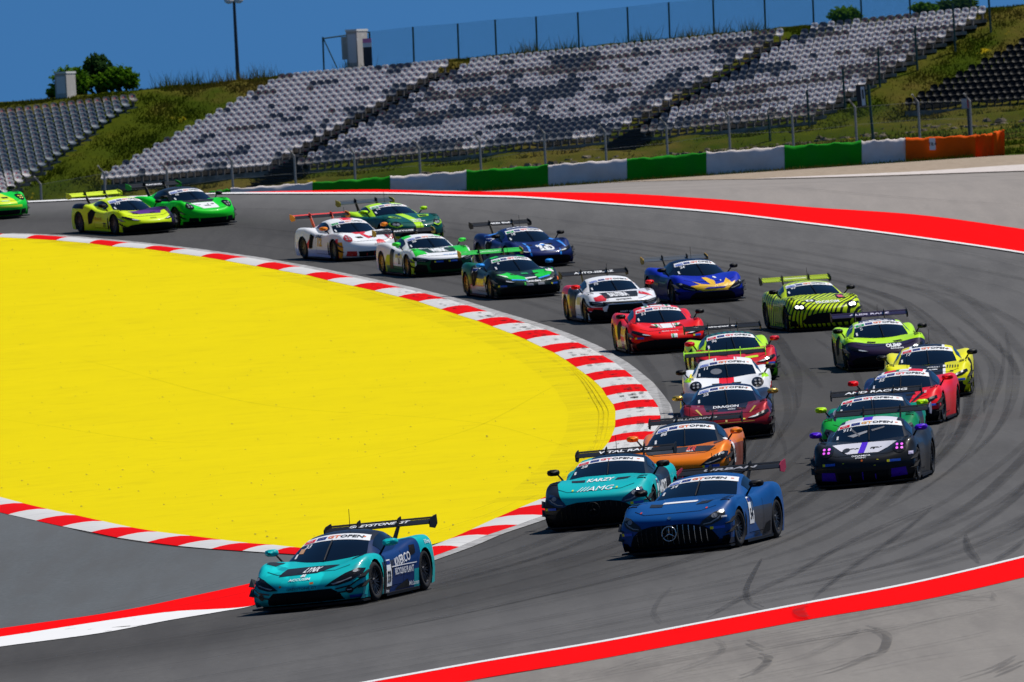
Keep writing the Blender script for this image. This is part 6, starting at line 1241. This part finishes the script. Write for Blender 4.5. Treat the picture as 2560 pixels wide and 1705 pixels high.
# navy
NV = lin(18, 32, 82)
c = Car('race_car', 'fe', 0.49, 370.0, -17.4, 'navy race car with white BlaD lettering and light blue lines', paint('navy_paint', NV, [(lin(40, 130, 230), [(0.25, 0, 1, 0, 1.02), (-0.25, 0, -1, 0, -1.07), (0, 0, -1, 0, -0.5), (1, 0, 0, 0, 1.0)]), (lin(40, 60, 90), [(-1, 0, 0, 0, -0.2), (0, 0, 0, -1, -0.62), (1, 0, 0, 0, -0.9)])]), paint('navy_roof_b', NV), dict(txt='MEBI BlaD', th=.06, twide=2.2))
c.banner('AM', '18', pr(235, 90, 90)); c.mirrors(M_CARB); front(c); c.text('BlaD', 'front', (.10, .575), .145, WHITE, 1.35, .06); c.text('revolution', 'front', (.18, .485), .022, pr(120, 150, 220), 2.4, .02); c.poly('blue_line', 'front', [(-.52, .50), (-.46, .50), (-.34, .70), (-.42, .72)], pr(55, 140, 235)); c.poly('blue_line', 'front', [(.68, .58), (.73, .58), (.66, .80), (.58, .78)], pr(55, 140, 235)); c.poly('white_swoosh', 'front', [(.02, .66), (.24, .67), (.14, .69)], WHITE); c.poly('blue_swoosh', 'front', [(-.06, .63), (.20, .64), (.16, .665), (0, .66)], pr(55, 140, 235)); c.text('CLUB', 'top', (-.15, -.1), .12, WHITE, 1.8, .04, parent=c.cabin); c.plate('18', 'right', -.52, .66, .34, .36); side_scoop(c)
v, f = [], []
c.poly('blue_arc', 'right', [(-.95, .95), (-.55, 1.02), (-.5, .98), (-.85, .88)], pr(55, 140, 235), c.cabin)

# white and green
c = Car('race_car', 'au', -2.48, 368.1, -16.9, 'white and green race car with lime flanks and green mirrors', paint('white_green_paint', WB, [(lin(35, 175, 45), [(1, 0, 0, 0, 0.9), (0, 0, 1, 0.2, 0.62), (0, 0, -1, 0, -0.86), (-1, 0, 0, 0, -1.9)]), (lin(10, 70, 40), [(1, 0, 0, 0, 1.6), (0, 0, 0, -1, -0.52), (0, 0, -1, 0, -0.86)]), (lin(185, 195, 40), [(0, 0, 1, 0, 0.9), (0, 0, 0, -1, -0.56), (1, 0, 0, 0, 1.55)]), (lin(170, 190, 40), [(0, -1, 0, 0, 0.9), (1, 0, 0, -1, -1.35), (-1, 0, 0, 0, 0.3), (0, 0, 0, -1, -0.62)]), (lin(16, 90, 50), [(0, -1, 0, 0, 0.9), (0, 0, 0, -1, -0.30), (-1, 0, 0, 0, -0.85), (1, 0, 0, 0, -0.85)])]), paint('white_green_roof', WB, [(lin(35, 185, 45), [(0, 0, 1, 0, 0.36), (-1, 0, 0, 0, 0.1)]), (lin(10, 60, 40), [(0, 0, 1, 0, 0.36), (0, 0, -1, 0, -0.44), (-1, 0, 0, 0, 0.5)])]), dict(txt='KRAFTWERK', th=.05, twide=2.2, end=GOLD), 'gold')
c.banner('PROAM', '26'); c.mirrors(paint('green_mirror', lin(60, 200, 60))); front(c); c.poly('hood_panel', 'front', [(-.40, .70), (.44, .70), (.54, .80), (-.56, .80)], pr(12, 52, 34)); c.text('WERK', 'front', (.02, .75), .08, WHITE, 1.7, .07, .25); c.text('race car school', 'front', (.22, .635), .03, pr(90, 150, 210), 2.0, .02); tyre_sticker(c, .22, .45, w=.22); c.poly('side_blade', 'left', [(-.55, .2), (-.25, .2), (-.1, .76), (-.45, .80)], pr(20, 22, 20), c.root, .01, True); c.plate('26', 'right', .45, .52, .34, .36)
c.poly('flank_panel', 'right', rect(.05, .80, .55, .66), pr(205, 185, 90))

# white, red and orange
c = Car('race_car', 'po', -4.95, 379.8, -22.6, 'white race car with orange mirrors and orange wing ends, tail of the midfield', paint('white_flame_paint', WB, [(lin(215, 30, 60), [(0, 0, 1, 0, 0.94), (1, 0, 0, -1.2, -1.5), (-1, 0, 0, 1.2, 1.25), (0, 0, 0, -1, -0.85)]), (lin(230, 140, 30), [(0, 0, 1, 0, 0.9), (1, 0, 0, 0, 1.55), (0, 0, 0, -1, -0.60)]), (lin(200, 50, 60), [(0, 0, 1, 0, 0.93), (1, 0, 0, 0, 1.45), (-1, 0, 0, 0, -1.6), (0, 0, 0, -1, -0.70)]), (lin(160, 170, 200), [(0, 0, 1, 0, 0.90), (0, 0, 0, -1, -0.32), (-1, 0, 0, 0, -1.2)])]), paint('white_stripe_roof', WB, [(RD, [(0, 0, -1, 0, -0.20), (-1, 0, 0, 0, -0.2)]), (WB, [(0, 0, -1, 0, -0.17), (0, 0, 1, 0, 0.145), (-1, 0, 0, 0, -0.2)])]), dict(edge=pr(225, 50, 50), end=pr(245, 140, 30), pil=pr(225, 70, 50)))
c.banner('AM', '12', pr(235, 120, 100)); c.mirrors(paint('orange_mirror_b', (0.72, 0.17, 0.006))); front(c, mouth=pr(190, 40, 40), lens=mat('red_lens', (0.35, 0.02, 0.03), 0.2)); c.poly('hood_panel', 'front', [(-.16, .79), (.16, .79), (.24, .83), (-.24, .83)], RED); c.poly('hood_panel', 'front', [(.02, .66), (.18, .68), (.08, .79), (-.02, .79)], RED); c.poly('nose_logo', 'front', [(.12, .52), (.44, .52), (.40, .60), (.28, .63), (.16, .60)], RED); c.text('AUTOMOVIL', 'front', (.22, .50), .03, pr(60, 60, 80), 1.6, .02); c.text('12', 'right', (.05, .56), .26, pr(215, 170, 60), 1.3, .05); c.text('LOGIC', 'right', (-.05, .74), .10, BLACK, 1.3, .03); c.poly('side_intake', 'right', [(-.78, .34), (-.55, .36), (-.42, .74), (-.68, .80)], M_MESH, c.root, .009)

# lime and dark green
DG = lin(10, 72, 66)
c = Car('race_car', 'as', -3.59, 387.9, -23.8, 'dark green race car with lime roof, lime hood stripe and lime ringed lights', paint('dark_teal_paint', DG, [(LIM, [(0, 0, -1, 0, -0.13), (0, 0, 0, 1, 0.5), (1, 0, 0, 0, 0.2)]), (LIM, [(-1, 0, 0, 0, 0.2), (0, 0, 0, 1, 0.85)]), (lin(170, 190, 30), [(1, 0, 0, 0, 1.4), (0, 0, 0, -1, -0.28), (0, 0, 1, 0, 0.6)])]), paint('lime_roof', LIM, [(DG, [(0, 0, -1, 0, -0.16), (-1, 0, 0, 0, 0.1)])]), dict(m=mat('wing_dark', (0.02, 0.03, 0.035), 0.4), end=pr(165, 150, 30)))
c.banner('AM', '14', pr(235, 110, 90)); c.mirrors(paint('lime_mirror_b', LIM)); front(c); LM = pr(160, 220, 20)
for sg in (-1, 1):
    c.poly('light_ring', 'front', [(sg * a, b) for a, b in [(.52, .60), (.70, .535), (.88, .60), (.90, .68), (.84, .72), (.86, .64), (.70, .575), (.56, .63)]], LM, off=.022); c.poly('vent_edge', 'front', [(sg * a, b) for a, b in [(.30, .80), (.62, .83), (.70, .87), (.40, .86)]], LM, off=.011); c.poly('hood_vent', 'front', [(sg * a, b) for a, b in [(.36, .815), (.58, .832), (.60, .855), (.42, .85)]], BLACK, off=.016)
c.text('GRAND', 'front', (.06, .745), .035, WHITE, 2.2, .04); c.text('MOTORSPORT', 'front', (.10, .70), .026, WHITE, 2.0, .04)

# yellow green, far back
c = Car('race_car', 'fe', -12.59, 402.4, -26.8, 'yellow green race car with purple hood numbered 777, far back on the left', paint('yellow_green_paint', (0.50, 0.68, 0.004), [(lin(50, 16, 66), [(0, 1, 0.0, 1.0, 0.72), (1, 0, 0, 0, 0.5), (-1, 0, 0, 0, -1.65)]), (lin(36, 18, 48), [(0, 1, 0, 0, 0.72), (1, 0, 0, 0, 0.5)]), (lin(24, 16, 30), [(-1, 0, 0, 0, 1.0), (0, 0, 0, 1, 0.80), (0, -1, 0, 0, 0.7)]), (lin(24, 26, 24), [(1, 0, 0, 0, 1.9), (0, 0, 0, -1, -0.28)])]), paint('yellow_green_roof', (0.50, 0.68, 0.004)), dict(m=pr(205, 225, 20), end=pr(190, 205, 20)))
c.banner('PROAM', '777', pr(235, 120, 100)); c.mirrors(M_CARB); front(c); c.poly('purple_hood', 'front', [(-.20, .64), (.50, .64), (.62, .72), (-.44, .72)], pr(86, 22, 120)); c.text('AXOR', 'front', (.05, .52), .03, BLACK, 2, .02); side_scoop(c); c.text('777', 'right', (.56, .30), .16, BLACK, .9, .03); c.text('TRANS', 'right', (.05, .50), .10, pr(190, 140, 30), 1.4, .02)

# green with black cabin, far back
FG = lin(22, 190, 34)
c = Car('race_car', 'po', -10.63, 404.7, -28.3, 'vivid green race car with white hood panel and black roof, on the far left', paint('vivid_green_paint', FG, [(BLK, [(1, 0, 0, 0, 1.7), (0, 0, 0, -1, -0.20)])]), paint('black_roof_b', (0.014, 0.016, 0.018), [(FG, [(-1, 0, 0, 0, 0.9), (0, 0, 1, 0, 0.30)])]), dict(txt='RACING', th=.05, twide=2.4, end=pr(40, 170, 40)))
c.banner('PROAM', '10', pr(235, 130, 110)); c.mirrors(M_CARB); front(c); c.poly('hood_panel', 'front', [(-.28, .60), (.30, .60), (.42, .76), (-.42, .76)], WHITE); c.poly('hood_back', 'front', [(-.42, .77), (.42, .77), (.60, .84), (-.60, .84)], BLACK); c.text('WIGO', 'front', (.02, .67), .03, BLACK, 1.8, .02)

# green, at the left edge
c = Car('race_car', 'po', -18.0, 417.0, -31.0, 'green race car with yellow light clusters, cut by the left edge', paint('vivid_green_paint_b', lin(24, 190, 50), [(lin(190, 215, 30), [(0, 0, -1, 0, -0.4), (1, 0, 0, 0, 0.6), (0, 0, 0, 1, 0.5)]), (lin(180, 215, 40), [(1, 0, 0, 0, 1.6), (0, 0, 0, -1, -0.46), (0, 0, 0, 1, 0.38), (0, 0, -1, 0, -0.6)])]), paint('green_roof', lin(24, 150, 50)), dict())
c.banner('PROAM', None); c.mirrors(M_CARB); front(c, lampm=YELLOW); c.text('WIGO', 'front', (.0, .60), .04, pr(190, 240, 200), 2, .03)
